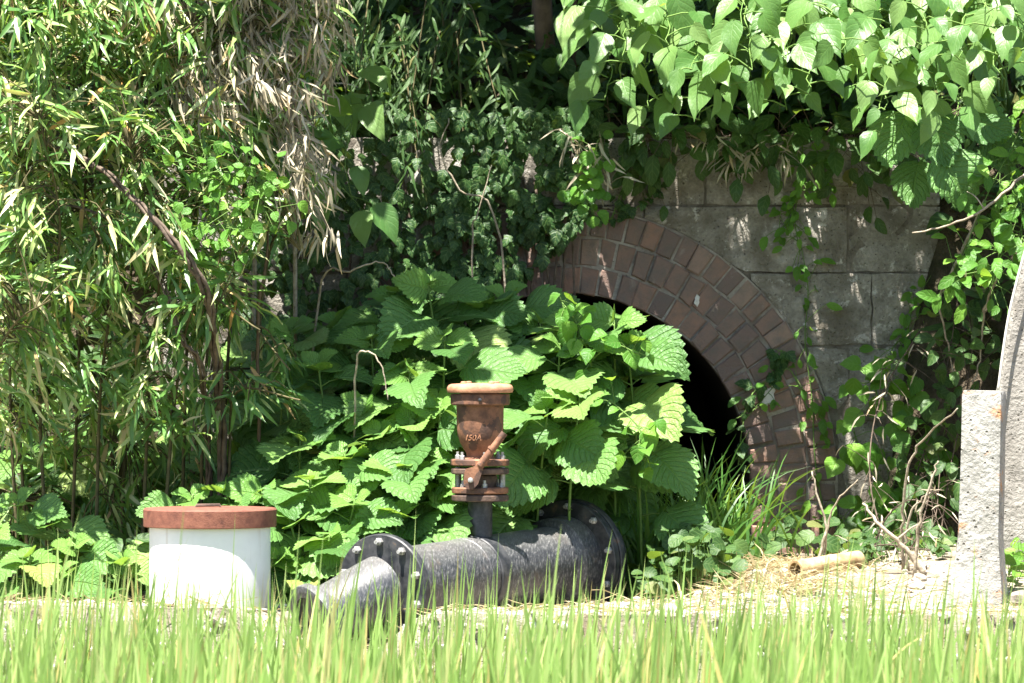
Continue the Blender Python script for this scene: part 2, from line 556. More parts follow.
def leaf_join(mb, key, rng, p, d, nrm, s):
    (v, f, uv), _ = rng.choice(LEAF[key])
    Mx = np.array(leaf_M(p, d, nrm, s))
    vv = np.array(v) @ Mx[:3, :3].T + Mx[:3, 3]
    o = len(mb.v)
    mb.v.extend(map(tuple, vv.tolist()))
    mb.uv.extend(uv)
    mb.f.extend([tuple(i + o for i in q) for q in f])


def rv(rng, s=1.0):
    return Vector((rng.gauss(0, s), rng.gauss(0, s), rng.gauss(0, s)))


def bez(pts, n):
    """Catmull-Rom through pts, n samples per span"""
    pts = [Vector(p) for p in pts]
    q = [pts[0] * 2 - pts[1]] + pts + [pts[-1] * 2 - pts[-2]]
    out = []
    for i in range(1, len(q) - 2):
        for k in range(n):
            t = k / n
            a, b, c, d = q[i - 1], q[i], q[i + 1], q[i + 2]
            out.append(0.5 * ((2 * b) + (c - a) * t + (2 * a - 5 * b + 4 * c - d) * t * t + (3 * b - a - 3 * c + d) * t ** 3))
    out.append(pts[-1])
    return out


FRONT = Vector((0, -1, 0))
UP = Vector((0, 0, 1))

# ---------------------------------------------------------------- ground and bank
PIPE_A = P(384, 588, 12.38)
PIPE_B = P(568, 560, 13.10)
PAX = (PIPE_B - PIPE_A).normalized()
PADDY = -0.28
EDGE = 12.10


def gz(x, y):
    z = 0.012 * noise.noise(Vector((x * 3, y * 3, 0))) + 0.006 * noise.noise(Vector((x * 11, y * 11, 3)))
    z += 0.028 * smooth(-0.55, -0.75, x) * smooth(12.5, 12.15, y)
    z += 0.05 * smooth(0.9, 1.3, x) * smooth(12.6, 13.6, y)
    z += 0.075 * smooth(0.4, 0.75, x) * smooth(12.25, 12.95, y)
    # hollow where the pipe lies
    p = Vector((x, y))
    a = Vector((PIPE_A.x, PIPE_A.y)) - Vector((PAX.x, PAX.y)) * 0.28
    b = Vector((PIPE_B.x, PIPE_B.y)) + Vector((PAX.x, PAX.y)) * 0.06
    t = max(0, min(1, (p - a).dot(b - a) / (b - a).length_squared))
    dd = (p - (a + (b - a) * t)).length
    z -= (0.10 - 0.045 * t) * smooth(0.26, 0.12, dd)
    return z


def grid(xs, ys, fz, skip=None):
    mb = MB()
    v = [(x, y, fz(x, y)) for y in ys for x in xs]
    nx = len(xs)
    f = []
    for j in range(len(ys) - 1):
        for i in range(nx - 1):
            if skip and skip((xs[i] + xs[i + 1]) / 2, (ys[j] + ys[j + 1]) / 2):
                continue
            f.append((j * nx + i, j * nx + i + 1, (j + 1) * nx + i + 1, (j + 1) * nx + i))
    return mb.add(v, f)


def lin(a, b, n):
    return [a + (b - a) * i / (n - 1) for i in range(n)]


mb = grid(lin(-90, 90, 31), lin(-60, 120, 31), lambda x, y: PADDY + (0 if y < 60 else -0.0))
mb.build('paddy_field', M['mud'], kind='structure')
xs = lin(-30, -2.6, 12)[:-1] + lin(-2.6, 2.6, 210) + lin(2.6, 30, 12)[1:]
ys = lin(EDGE, 14.3, 90) + [14.8, 15.5, 17, 20, 26]
mb = grid(xs, ys, gz)
# the ragged front face of the ledge, down to the paddy
rows = 9
nx = len(xs)
o = len(mb.v)
fv = []
for j in range(rows):
    t = j / (rows - 1)
    for x in xs:
        z = gz(x, EDGE) * (1 - t) + (PADDY - 0.02) * t
        y = EDGE - 0.05 * t + (0.02 * noise.noise(Vector((x * 12, t * 6, 5))) + 0.02 * noise.noise(Vector((x * 4, t * 3, 9)))) * (0 if j == 0 else 1)
        fv.append((x, y, z))
ff = []
for j in range(rows - 1):
    for i in range(nx - 1):
        a = j * nx + i
        ff.append((a, a + nx, a + nx + 1, a + 1))
mb.add(fv, ff)
mb.build('ledge', M['earth'], sm=180, kind='structure')

WX0, WX1, WTOP, WY = -1.06, 1.30, 1.34, 14.0


def bz(x, y):
    base = WTOP - 0.02 + (y - 14.15) * 0.75
    wob = 0.10 * noise.noise(Vector((x * 3, y * 5, 8)))
    if x > 0:
        out = smooth(WX1 - 0.22, WX1 + 0.03, x + wob)
        steep = (y - 13.62 + wob) * 2.9 - 0.05
    else:
        out = smooth(WX0 + 0.10, WX0 - 0.03, x + wob * 0.5)
        steep = (y - 13.75 + wob) * 2.3 - 0.03
    k = max(-0.06, min(steep, base))
    nz = 0.05 * noise.noise(Vector((x * 2.5, y * 2.5, 1))) + 0.03 * noise.noise(Vector((x * 9, y * 9, 2))) + 0.015 * noise.noise(Vector((x * 23, y * 23, 2)))
    z0 = base if y > 14.06 else -0.08
    return z0 * (1 - out) + k * out + nz * (1 if k > 0 else 0.2)


bxs = lin(-20, -2.8, 8)[:-1] + lin(-2.8, 2.8, 240) + lin(2.8, 20, 8)[1:]
bys = lin(13.3, 15.2, 80) + lin(15.3, 19, 20) + [21, 25, 30]
grid(bxs, bys, bz, lambda x, y: WX0 + 0.12 < x < WX1 - 0.28 and y < 14.12).build('bank', M['soil'], sm=180, kind='structure')

# ---------------------------------------------------------------- headwall with brick arch
XC, ZC = P(562, 482, WY).x, P(562, 482, WY).z
R0, R3 = 188 * WY / FPX, 275 * WY / FPX
rng = random.Random(5)
wall = thing('headwall', (0.03, WY, 0), 'weathered grey stone block headwall around the brick culvert arch', 'wall')


def block(x0, x1, z0, z1, depth=0.10):
    """one stone, cut away where the arch passes, with a rough front"""
    n_ = max(3, int((x1 - x0) / 0.03))
    m_ = max(3, int((z1 - z0) / 0.035))
    g = 0.0035
    x0, x1, z0, z1 = x0 + g, x1 - g, z0 + g, z1 - g
    off = rng.uniform(-0.006, 0.006)
    mbk = MB()
    RR = R3 + 0.004
    colx, lo = [], []
    for i in range(n_ + 1):
        x = x0 + (x1 - x0) * i / n_
        l = z0
        if abs(x - XC) < RR:
            arc = ZC + math.sqrt(RR * RR - (x - XC) ** 2)
            l = max(z0, arc)
        colx.append(x)
        lo.append(l)
    if min(lo) >= z1 - 0.01:
        return None
    idx = {}
    verts, faces = [], []
    for i in range(n_ + 1):
        if lo[i] >= z1 - 0.004:
            continue
        for j in range(m_ + 1):
            z = lo[i] + (z1 - lo[i]) * j / m_
            e = min(i, n_ - i, j, m_ - j)
            y = WY + off + 0.010 * noise.noise(Vector((colx[i] * 9, z * 9, 4))) + 0.007 * noise.noise(Vector((colx[i] * 30, z * 30, 7))) + (0.006 if e == 0 else 0)
            jx = 0.007 * noise.noise(Vector((z * 25, x0 * 5, i * .1))) if i in (0, n_) else 0
            z += 0.006 * noise.noise(Vector((colx[i] * 22, z0 * 9, j * .1))) if (j == m_ or (j == 0 and lo[i] == z0)) else 0
            idx[i, j] = len(verts)
            verts.append((colx[i] + jx, y, z))
    ks = sorted({i for i, j in idx})
    for i in ks[:-1]:
        if i + 1 not in ks:
            continue
        for j in range(m_):
            faces.append((idx[i, j], idx[i + 1, j], idx[i + 1, j + 1], idx[i, j + 1]))
    # rim walls going back
    ring = [idx[i, 0] for i in ks] + [idx[ks[-1], j] for j in range(1, m_ + 1)] + [idx[i, m_] for i in ks[-2::-1]] + [idx[ks[0], j] for j in range(m_ - 1, 0, -1)]
    bk = []
    for a in ring:
        v = verts[a]
        bk.append(len(verts))
        verts.append((v[0], WY + depth, v[2]))
    for a in range(len(ring)):
        b = (a + 1) % len(ring)
        faces.append((ring[b], ring[a], bk[a], bk[b]))
    mbk.add(verts, faces)
    return mbk


courses = [(0.0, 0.238), (0.238, 0.48), (0.48, 0.708), (0.708, 0.929), (0.929, 1.132), (1.132, WTOP)]
cuts = [[WX0, -0.60, 0.95, WX1], [WX0, -0.75, 0.98, WX1], [WX0, -0.66, -0.3, 1.02, WX1], [WX0, -0.5, 0.2, 0.72, 0.93 + 0.16, WX1],
        [WX0, -0.62, -0.1, 0.40, 1.018, WX1], [WX0, -0.3, 0.18, 0.585, 0.92, WX1]]
for (z0, z1), cx in zip(courses, cuts):
    for a, b in zip(cx[:-1], cx[1:]):
        for lo_x, hi_x in ((a, b),):
            if z1 <= ZC + 0.01:      # below the springing: keep clear of the jambs
                if lo_x > XC - R3 and hi_x < XC + R3:
                    continue
                if lo_x < XC - R3 < hi_x:
                    pieces = [(lo_x, XC - R3 - 0.002)] + ([(XC + R3 + 0.002, hi_x)] if hi_x > XC + R3 else [])
                elif lo_x < XC + R3 < hi_x:
                    pieces = [(XC + R3 + 0.002, hi_x)]
                else:
                    pieces = [(lo_x, hi_x)]
            else:
                pieces = [(lo_x, hi_x)]
            for p, q in pieces:
                if z0 < ZC < z1 and p < XC < q:
                    pieces2 = [(p, XC), (XC, q)]
                else:
                    pieces2 = [(p, q)]
                for pp, qq in pieces2:
                    if qq - pp < 0.03:
                        continue
                    bk_ = block(pp, qq, z0, z1)
                    if bk_:
                        bk_.build('stone_block', M['block'], wall, sm=50)
# mortar bed behind the stones (ring cut out)
mbj = MB()
N = 90
pr = []
for i in range(N + 1):
    x = WX0 + 0.01 + (WX1 - WX0 - 0.02) * i / N
    lo_ = ZC + math.sqrt(max(0, (R3 + 0.002) ** 2 - (x - XC) ** 2)) if abs(x - XC) < R3 + 0.002 else -0.05
    pr.append((x, lo_))
v, f = [], []
for x, l in pr:
    v += [(x, WY + 0.011, l), (x, WY + 0.011, WTOP - 0.01), (x, WY + 0.13, l), (x, WY + 0.13, WTOP - 0.01)]
for i in range(N):
    a = i * 4
    f += [(a, a + 4, a + 5, a + 1), (a + 1, a + 5, a + 7, a + 3), (a + 2, a + 3, a + 7, a + 6)]
mbj.add(v, f).build('joint_bed', M['joint'], wall)

arch = thing('brick_arch', (XC, WY, 0), 'brown brick culvert arch of three ringed courses framing a black opening', 'arch')
th_n = 60
# mortar ring with jambs
v, f = [], []
prof = [(XC + R3 - 0.001, -0.04, XC + R0 + 0.004)]
ringi = []


def ring_pts(r):
    pts = [(XC + r, -0.05)]
    for i in range(th_n + 1):
        t = math.pi * i / th_n
        pts.append((XC + r * math.cos(t), ZC + r * math.sin(t)))
    pts.append((XC - r, -0.05))
    return pts


ri, ro = ring_pts(R0 + 0.005), ring_pts(R3 + 0.003)
for (a, b), (c, d) in zip(ri, ro):
    v += [(a, WY + 0.004, b), (c, WY + 0.004, d), (a, WY + 0.12, b), (c, WY + 0.12, d)]
for i in range(len(ri) - 1):
    k = i * 4
    f += [(k, k + 1, k + 5, k + 4), (k, k + 4, k + 6, k + 2)]
MB().add(v, f).build('mortar_bed', M['mortar'], arch)
# bricks
rng = random.Random(8)


def brick_mesh(w0, w1, h, dpt=0.09, b=0.004):
    """slightly tapered brick: w0 wide at the inner end, w1 at the outer, h long, chamfered front"""
    mbb = MB()
    j = lambda: rng.uniform(-0.0036, 0.0036)
    pts = [(-w0 / 2 + j(), 0 + j()), (w0 / 2 + j(), 0 + j()), (w1 / 2 + j(), h + j()), (-w1 / 2 + j(), h + j())]
    cen = (0, h / 2)
    v = []
    for x, z in pts:
        s_ = 1 - b / 0.03
        v.append((cen[0] + (x - cen[0]) * (1 - b / (w0 / 2)), j() * 0.8, cen[1] + (z - cen[1]) * (1 - b / (h / 2))))
    for x, z in pts:
        v.append((x, b, z))
    for x, z in pts:
        v.append((x, dpt, z))
    f = [(0, 1, 2, 3)]
    for k in range(4):
        k2 = (k + 1) % 4
        f.append((k2, k, k + 4, k2 + 4))
        f.append((k2 + 4, k + 4, k + 8, k2 + 8))
    mbb.add(v, f)
    return mbb.mesh('brick', M['brick'])


nring = [34, 40, 45]
hr = (R3 - R0) / 3
for k in range(3):
    ra = R0 + k * hr
    da = math.pi / nring[k]
    wi, wo = (ra + 0.003) * da - 0.0058, (ra + hr - 0.004) * da - 0.0058
    pool = [brick_mesh(wi, wo, hr - 0.007) for _ in range(9)]
    for i in range(nring[k]):
        t = (i + 0.5) * da + rng.uniform(-0.004, 0.004)
        rr = ra + 0.004 + rng.uniform(-0.003, 0.003)
        c, s_ = math.cos(t), math.sin(t)
        pos = Vector((XC + rr * c, WY - 0.004 + rng.uniform(-0.006, 0.006), ZC + rr * s_))
        rot = Matrix.Rotation(-(t - math.pi / 2) + rng.uniform(-0.015, 0.015), 4, 'Y')
        place('brick', rng.choice(pool), Matrix.Translation(pos) @ rot, arch)
    # jambs below the springing
    jp = [brick_mesh(0.062 - 0.008, 0.062 - 0.008, hr - 0.008) for _ in range(3)]
    for sgn in (1, -1):
        for q in range(5):
            z = ZC - 0.032 - q * 0.064
            rr = ra + 0.004
            rot = Matrix.Rotation(math.pi / 2 * sgn, 4, 'Y')
            pos = Vector((XC + sgn * rr, WY - 0.005 + rng.uniform(-0.004, 0.004), z))
            place('brick', rng.choice(jp), Matrix.Translation(pos) @ rot, arch)
# barrel of the culvert running into the bank
v, f = [], []
rb = ring_pts(R0 + 0.006)
yl = [WY + 0.09, 14.6, 15.4, 16.5]
for y in yl:
    v += [(a, y, b) for a, b in rb]
nn = len(rb)
for j in range(len(yl) - 1):
    for i in range(nn - 1):
        a = j * nn + i
        f.append((a, a + 1, a + nn + 1, a + nn))
f.append(tuple(range(3 * nn, 4 * nn)))
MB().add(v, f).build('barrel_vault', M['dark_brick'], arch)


# lime leaching: a white run at the right haunch and a smaller one
def splat(cx, cz, w_, h_, seed, tail):
    r_ = random.Random(seed)
    K = 18
    v = [(cx, WY - 0.0125, cz)]
    for k in range(K):
        t = 2 * math.pi * k / K
        q = r_.uniform(0.5, 1.0)
        z = math.sin(t) * h_ * q
        if z < 0:
            z *= tail
        v.append((cx + math.cos(t) * w_ * q + 0.25 * math.sin(t) * h_, WY - 0.0105, cz + z))
    K2 = len(v)
    for k in range(K):
        a = v[1 + k]
        v.append((cx + (a[0] - cx) * 1.1, WY + 0.002, cz + (a[2] - cz) * 1.1))
    f = [(0, 1 + k, 1 + (k + 1) % K) for k in range(K)] + [(1 + k, 1 + K + k, 1 + K + (k + 1) % K, 1 + (k + 1) % K) for k in range(K)]
    f = [tuple(reversed(q)) for q in f]
    MB().add(v, f).build('lime_run', M['lime'], arch, sm=60)


q = P(768, 394, WY)
splat(q.x, q.z, 0.026, 0.036, 3, 1.6)
q = P(748, 404, WY)
splat(q.x, q.z, 0.012, 0.012, 6, 1.2)
q = P(697, 300, WY)
splat(q.x, q.z, 0.010, 0.02, 4, 1.2)

# ---------------------------------------------------------------- concrete wing wall and marker post at the right
mbw = MB()
prof = [(986, 606), (990, 480), (996, 392), (1008, 322), (1030, 236), (1060, 120), (1180, 60), (1500, 20), (1500, 615)]
fr = [P(x, y, 13.0) for x, y in prof]
ns = len(fr)
fr = [Vector((p.x, p.y, max(-0.06, p.z))) for p in fr]
bk = [p + Vector((0.03, 0.22, 0)) for p in fr]
ch = [p + (Vector((fr[4].x + 0.6, p.y, 0.5)) - p).normalized() * 0.012 + Vector((0, -0.012, 0)) for p in fr]
mbw.add(ch + fr + bk, [tuple(range(ns))[::-1]] + [(i, (i + 1) % ns, ns + (i + 1) % ns, ns + i) for i in range(ns)] +
        [(ns + i, ns + (i + 1) % ns, 2 * ns + (i + 1) % ns, 2 * ns + i) for i in range(ns)])
wg = mbw.build('wing_wall', M['wing'], origin=(fr[0].x + 0.4, 13.0, 0))
tag(wg, 'sloping rough concrete wing wall behind the marker post', 'wall')

rng = random.Random(21)
pb = P(980, 594, 12.42)
wx, wy, ht = 0.110, 0.115, 0.572
mbp = MB()
lev = [(0.0, 1.30), (0.05, 1.22), (0.10, 1.10), (0.18, 1.04), (0.3, 1.0), (0.42, 0.99), (ht - 0.012, 0.985), (ht, 0.93)]
for li in range(1):
    v, f = [], []
    NP = 6
    for z, s_ in lev:
        for k in range(4 * NP):
            e, t = divmod(k, NP)
            t = t / NP * 2 - 1
            cc = 0.95 if abs(t) == 1 else 1
            x, y = [(t, -1), (1, t), (-t, 1), (-1, -t)][e]
            x, y = x * cc, y * cc
            dx = 0.004 * noise.noise(Vector((x * 3 + 9, y * 3, z * 14)))
            xo = (-0.018 if x < 0 else 0.0) * smooth(0.2, 0.0, z)
            v.append((x * wx / 2 * s_ + dx + xo, y * wy / 2 * s_ + dx, z - 0.03 * (1 if z == 0 else 0)))
    K = 4 * NP
    for i in range(len(lev) - 1):
        for k in range(K):
            f.append((i * K + k, i * K + (k + 1) % K, (i + 1) * K + (k + 1) % K, (i + 1) * K + k))
    f.append(tuple((len(lev) - 1) * K + k for k in range(K)))
    mbp.add(v, f)
rotp = Matrix.Rotation(R(-13), 4, 'Z')
mbp.v = [tuple(rotp @ Vector(q)) for q in mbp.v]
po = mbp.build('concrete_post', M['post'], sm=40)
po.location = (pb.x, pb.y, gz(pb.x, pb.y) + 0.005)
po.rotation_euler = (0, R(1.2), 0)
tag(po, 'square pitted concrete marker post with orange lichen near its top', 'post')

# pale cord hanging down the edge of the wing wall
pts = bez([P(1036, 215, 12.95), P(1022, 262, 12.95), P(1010, 310, 12.95), P(1003, 352, 12.95), P(998, 392, 12.95)], 6)
tag(MB().tube(pts, 0.0038, 6).build('cord', M['cord'], origin=pts[-1], sm=180), 'thin pale cord hanging along the left edge of the concrete wing wall', 'cord')

# ---------------------------------------------------------------- white well casing with rusty lid
wc = P(210, 604, 12.42)
wz = gz(wc.x, wc.y)
rbd, rld = 121 / 2 * 12.42 / FPX, 133 / 2 * 12.42 / FPX
zt = P(207, 508, 12.42).z
zl = P(207, 526.5, 12.42).z
well = thing('well_casing', (wc.x, wc.y, wz), 'white round well casing capped by a rusty brown steel lid', 'well casing')
T = Matrix.Translation
MB().lathe([(rbd, wz - 0.03), (rbd, zl + 0.01), (rbd - 0.012, zl + 0.012), (rbd - 0.012, wz)], T((wc.x, wc.y, 0)), 56).build('casing', M['white'], well, sm=40)
mbl = MB().lathe([(rbd + 0.002, zl + 0.014), (rbd + 0.002, zl), (rld - 0.002, zl), (rld, zl + 0.002), (rld + 0.0008, zt - 0.004), (rld - 0.003, zt), (rld * 0.6, zt + 0.002), (0.001, zt + 0.003)], T((wc.x, wc.y, 0)), 56)
lid = mbl.build('lid', M['rust_lid'], well, sm=40)
hy = wc.y - 0.02
hx = wc.x - 0.005
MB().tube([(hx - 0.034, hy, zt - 0.002), (hx - 0.030, hy, zt + 0.008), (hx + 0.032, hy, zt + 0.009), (hx + 0.036, hy, zt - 0.002)], 0.0042, 6).build('handle', M['rust_dark'], lid, sm=60)

# ---------------------------------------------------------------- water pipe with air valve
wp = thing('water_pipe', (PIPE_A.x, PIPE_A.y, PIPE_A.z - 0.14), 'black flanged water pipe with a rusty air valve standing on it', 'pipe')
PLEN = (PIPE_B - PIPE_A).length


def axmat(p, d):
    return T(p) @ Vector(d).to_track_quat('Z', 'Y').to_matrix().to_4x4()


AX = axmat(PIPE_A, PAX)
rp = 0.102
rfl = 0.146
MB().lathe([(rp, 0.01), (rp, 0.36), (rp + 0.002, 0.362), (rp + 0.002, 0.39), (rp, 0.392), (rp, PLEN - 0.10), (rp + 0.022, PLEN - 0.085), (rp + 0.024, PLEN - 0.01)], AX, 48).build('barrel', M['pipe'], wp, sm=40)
# weld band
MB().lathe([(rp + 0.0015, 0.405), (rp + 0.005, 0.408), (rp + 0.005, 0.452), (rp + 0.0015, 0.455)], AX, 48).build('band', M['black'], wp, sm=30)


def bolts(fl, mat4, rb_, n_, z, sgn, r=0.010, off=0.0, parent_mat=M['bolt']):
    for k in range(n_):
        t = 2 * math.pi * (k + 0.5) / n_ + off
        b4 = mat4 @ T((rb_ * math.cos(t), rb_ * math.sin(t), z))
        if sgn < 0:
            b4 = b4 @ Matrix.Rotation(math.pi, 4, 'X')
        bm_ = MB().lathe([(r, -0.002), (r, 0.009), (r * 0.8, 0.011), (r * 0.55, 0.011), (r * 0.55, 0.020), (0.001, 0.020)], b4, 6)
        bm_.build('bolt', parent_mat, fl)


def disc(r, z0, z1, mat4, n_=48, hole=0.001, ch_=0.003):
    return MB().lathe([(hole, z0), (r - ch_, z0), (r, z0 + ch_), (r, z1 - ch_), (r - ch_, z1), (hole, z1)], mat4, n_)


fl1 = disc(rfl, -0.012, 0.012, AX).build('flange', M['black'], wp, sm=30)
bolts(fl1, AX, rfl * 0.86, 10, -0.012, -1, 0.011)
fl2 = disc(0.170, PLEN - 0.014, PLEN + 0.012, AX).build('flange', M['black'], wp, sm=30)
bolts(fl2, AX, 0.155, 10, PLEN - 0.014, -1, 0.010, 0.1)
fl3 = disc(0.172, PLEN + 0.016, PLEN + 0.04, AX).build('flange', M['black'], wp, sm=30)
MB().lathe([(0.145, PLEN + 0.03), (0.135, PLEN + 0.10), (0.11, PLEN + 0.13), (0.001, PLEN + 0.14)], AX, 40).build('end_cap', M['black'], wp, sm=40)
# elbow in front of the near flange, sagging to the ground
d0 = -PAX
el = []
for k in range(9):
    t = k / 8
    el.append(PIPE_A + d0 * (0.01 + 0.15 * t) + Vector((-0.06 * t - .02 * t * t, 0, -0.05 * t - 0.02 * t * t)))
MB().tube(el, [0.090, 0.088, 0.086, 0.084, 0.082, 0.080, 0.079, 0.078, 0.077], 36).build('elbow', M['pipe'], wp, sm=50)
de = (el[-1] - el[-2]).normalized()
E4 = axmat(el[-1], de)
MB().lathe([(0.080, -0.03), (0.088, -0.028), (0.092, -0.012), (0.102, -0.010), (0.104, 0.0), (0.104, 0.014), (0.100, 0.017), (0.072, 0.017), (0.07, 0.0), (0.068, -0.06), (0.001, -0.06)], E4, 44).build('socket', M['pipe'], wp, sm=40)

# air valve
vt = 0.43 / 1.0
VC = P(480, 520, 12.70)
vz = lambda py: P(478, py, 12.70).z
pxm = 12.70 / FPX
VX = T((VC.x, VC.y, 0))
axp = PIPE_A + PAX * ((VC.x - PIPE_A.x) / PAX.x)
VX = T((VC.x, axp.y, 0))
dv = axp.y
vz = lambda py: P(478, py, dv).z
pxm = dv / FPX
MB().lathe([(15 * pxm, axp.z + rp * 0.8), (13.5 * pxm, vz(543)), (12.3 * pxm, vz(537)), (12.3 * pxm, vz(499))], VX, 32).build('riser', M['black'], wp, sm=40)


def vdisc(r, ya, yb, mat, nb=0, bolt_up=True):
    fl = disc(r * pxm, vz(yb), vz(ya), VX, 44).build('valve_flange', mat, wp, sm=30)
    if nb:
        bolts(fl, VX, r * pxm * 0.8, nb, vz(ya) if bolt_up else vz(yb), 1 if bolt_up else -1, 0.0075, 0.2, M['bolt'])
    return fl


vdisc(28.5, 494.5, 501, M['rust_dark'])
vdisc(28.5, 487, 493.5, M['rust'], 6)
MB().lathe([(15 * pxm, vz(488)), (17 * pxm, vz(482)), (17 * pxm, vz(476)), (15 * pxm, vz(474))], VX, 32).build('valve_neck', M['rust_dark'], wp, sm=40)
for sgn in (-1, 1):
    q = Vector((VC.x + sgn * 22 * pxm, dv + 0.012, 0))
    MB().tube([(q.x, q.y, vz(488)), (q.x, q.y, vz(467))], 3.2 * pxm, 8).build('stud', M['bolt'], wp, sm=60)
vdisc(29, 468, 474, M['rust_dark'])
vdisc(29.5, 459, 465.5, M['rust'], 6)
pf = [(24, 461), (17, 458.5), (13.5, 456.5), (13.8, 453), (16.5, 449), (20, 443), (22.4, 436), (23.4, 428), (23.6, 412), (23.8, 405), (25.5, 404)]
vb = MB().lathe([(r * pxm, vz(y)) for r, y in pf], VX, 48).build('valve_body', M['rust'], wp, sm=50)
pf = [(24, 405.5), (28.6, 405), (29.6, 403.8), (29.6, 395), (28.8, 393.8), (22, 393.8)]
MB().lathe([(r * pxm, vz(y)) for r, y in pf], VX, 48).build('collar', M['rust'], vb, sm=35)
pf = [(20, 394.5), (20, 392.6), (32.4, 392.6), (33.2, 390.5), (33, 387.5), (31.6, 385.2), (29, 384), (15, 383.2), (0.1, 383)]
vcap = MB().lathe([(r * pxm, vz(y)) for r, y in pf], VX, 48).build('valve_cap', M['rust_light'], wp, sm=50)
for k in range(4):
    t = R(35 + 90 * k)
    MB().lathe([(3.0 * pxm, vz(384.5)), (3.0 * pxm, vz(382.2)), (2.2 * pxm, vz(381.4)), (0.0005, vz(381.2))], VX @ T((20 * pxm * math.cos(t), 20 * pxm * math.sin(t), 0)), 8).build('bolt', M['rust_light'], vcap)
# small dark lug on the collar
MB().lathe([(0.005, -0.004), (0.005, 0.004), (0.001, 0.005)], T((VC.x, dv - 29.6 * pxm, vz(399.5))) @ Matrix.Rotation(R(90), 4, 'X'), 8).build('lug', M['black'], vb)
# raised casting figures on the body
fc = bpy.data.curves.new('casting_mark', 'FONT')
fc.body = '150A'
fc.size = 0.023
fc.extrude = 0.0016
fc.shear = 0.25
fo = bpy.data.objects.new('casting_mark', fc)
COL.objects.link(fo)
bpy.context.view_layer.update()
tm = bpy.data.meshes.new_from_object(fo)
bpy.data.objects.remove(fo)
rb_ = 23.4 * pxm
for vv in tm.vertices:
    x = vv.co.x - 0.046
    a = x / rb_
    rr = rb_ + vv.co.z - 0.0006
    vv.co = Vector((VC.x + rr * math.sin(a), dv - rr * math.cos(a), vz(440) + vv.co.y))
tm.materials.clear()
tm.materials.append(M['rust_mark'])
co_ = bpy.data.objects.new('casting_mark', tm)
COL.objects.link(co_)
attach(co_, vb)
# lever handle with its eye plate
ly = dv - 29.5 * pxm - 0.008
lq = lambda x, y: Vector((P(x + 2, y, ly).x, ly, P(x, y, ly).z))
piv, tip = lq(468, 481), lq(502.5, 433)
mb = MB()
mb.tube([lq(478, 466), lq(490, 449.5), tip], [4.0 * pxm, 3.6 * pxm, 3.6 * pxm], 10)
mb.tube([lq(489.2, 450.2), lq(490.8, 448.2)], 4.6 * pxm, 10)
ol = [(462, 474), (463.5, 469), (471, 467), (476.5, 463.5), (481.5, 467), (479.5, 474), (476, 484), (471, 489.5), (465, 489), (461.5, 484)]
fr = [lq(x, y) + Vector((0, -0.004, 0)) for x, y in ol]
bk = [p + Vector((0, 0.012, 0)) for p in fr]
K = len(fr)
mb.add(fr + bk, [tuple(range(K))[::-1], tuple(range(K, 2 * K))] + [(i, (i + 1) % K, K + (i + 1) % K, K + i) for i in range(K)])
lev_ = mb.build('lever', M['rust'], wp, sm=40)
MB().lathe([(0.0075, -0.002), (0.0075, 0.007), (0.004, 0.008), (0.004, 0.013), (0.0005, 0.013)], T(lq(468.5, 480) + Vector((0, -0.004, 0))) @ Matrix.Rotation(R(90), 4, 'X'), 8).build('pivot_bolt', M['bolt'], lev_)
MB().tube([lq(468.5, 480), lq(468.5, 480) + Vector((0, 0.05, 0))], 0.006, 8).build('pivot', M['rust_dark'], lev_)

# ---------------------------------------------------------------- stones, tube and twigs on the ledge
rng = random.Random(31)


def stone_mesh(rng_, sub=1):
    t = (1 + 5 ** .5) / 2
    v = [Vector(p).normalized() for p in [(-1, t, 0), (1, t, 0), (-1, -t, 0), (1, -t, 0), (0, -1, t), (0, 1, t), (0, -1, -t), (0, 1, -t), (t, 0, -1), (t, 0, 1), (-t, 0, -1), (-t, 0, 1)]]
    f = [(0, 11, 5), (0, 5, 1), (0, 1, 7), (0, 7, 10), (0, 10, 11), (1, 5, 9), (5, 11, 4), (11, 10, 2), (10, 7, 6), (7, 1, 8), (3, 9, 4), (3, 4, 2), (3, 2, 6), (3, 6, 8), (3, 8, 9), (4, 9, 5), (2, 4, 11), (6, 2, 10), (8, 6, 7), (9, 8, 1)]
    for _ in range(sub):
        mid = {}
        nf = []

        def md(a, b):
            k = (min(a, b), max(a, b))
            if k not in mid:
                mid[k] = len(v)
                v.append(((v[a] + v[b]) / 2).normalized())
            return mid[k]
        for a, b, c in f:
            x, y, z = md(a, b), md(b, c), md(c, a)
            nf += [(a, x, z), (b, y, x), (c, z, y), (x, y, z)]
        f = nf
    o = rng_.uniform(0, 50)
    sx, sy, sz = rng_.uniform(.8, 1.3), rng_.uniform(.7, 1.1), rng_.uniform(.45, .75)
    out = []
    for p in v:
        k = 1 + 0.42 * noise.noise(p * 1.6 + Vector((o, 0, 0)))
        out.append((p.x * k * sx, p.y * k * sy, p.z * k * sz))
    return out, f


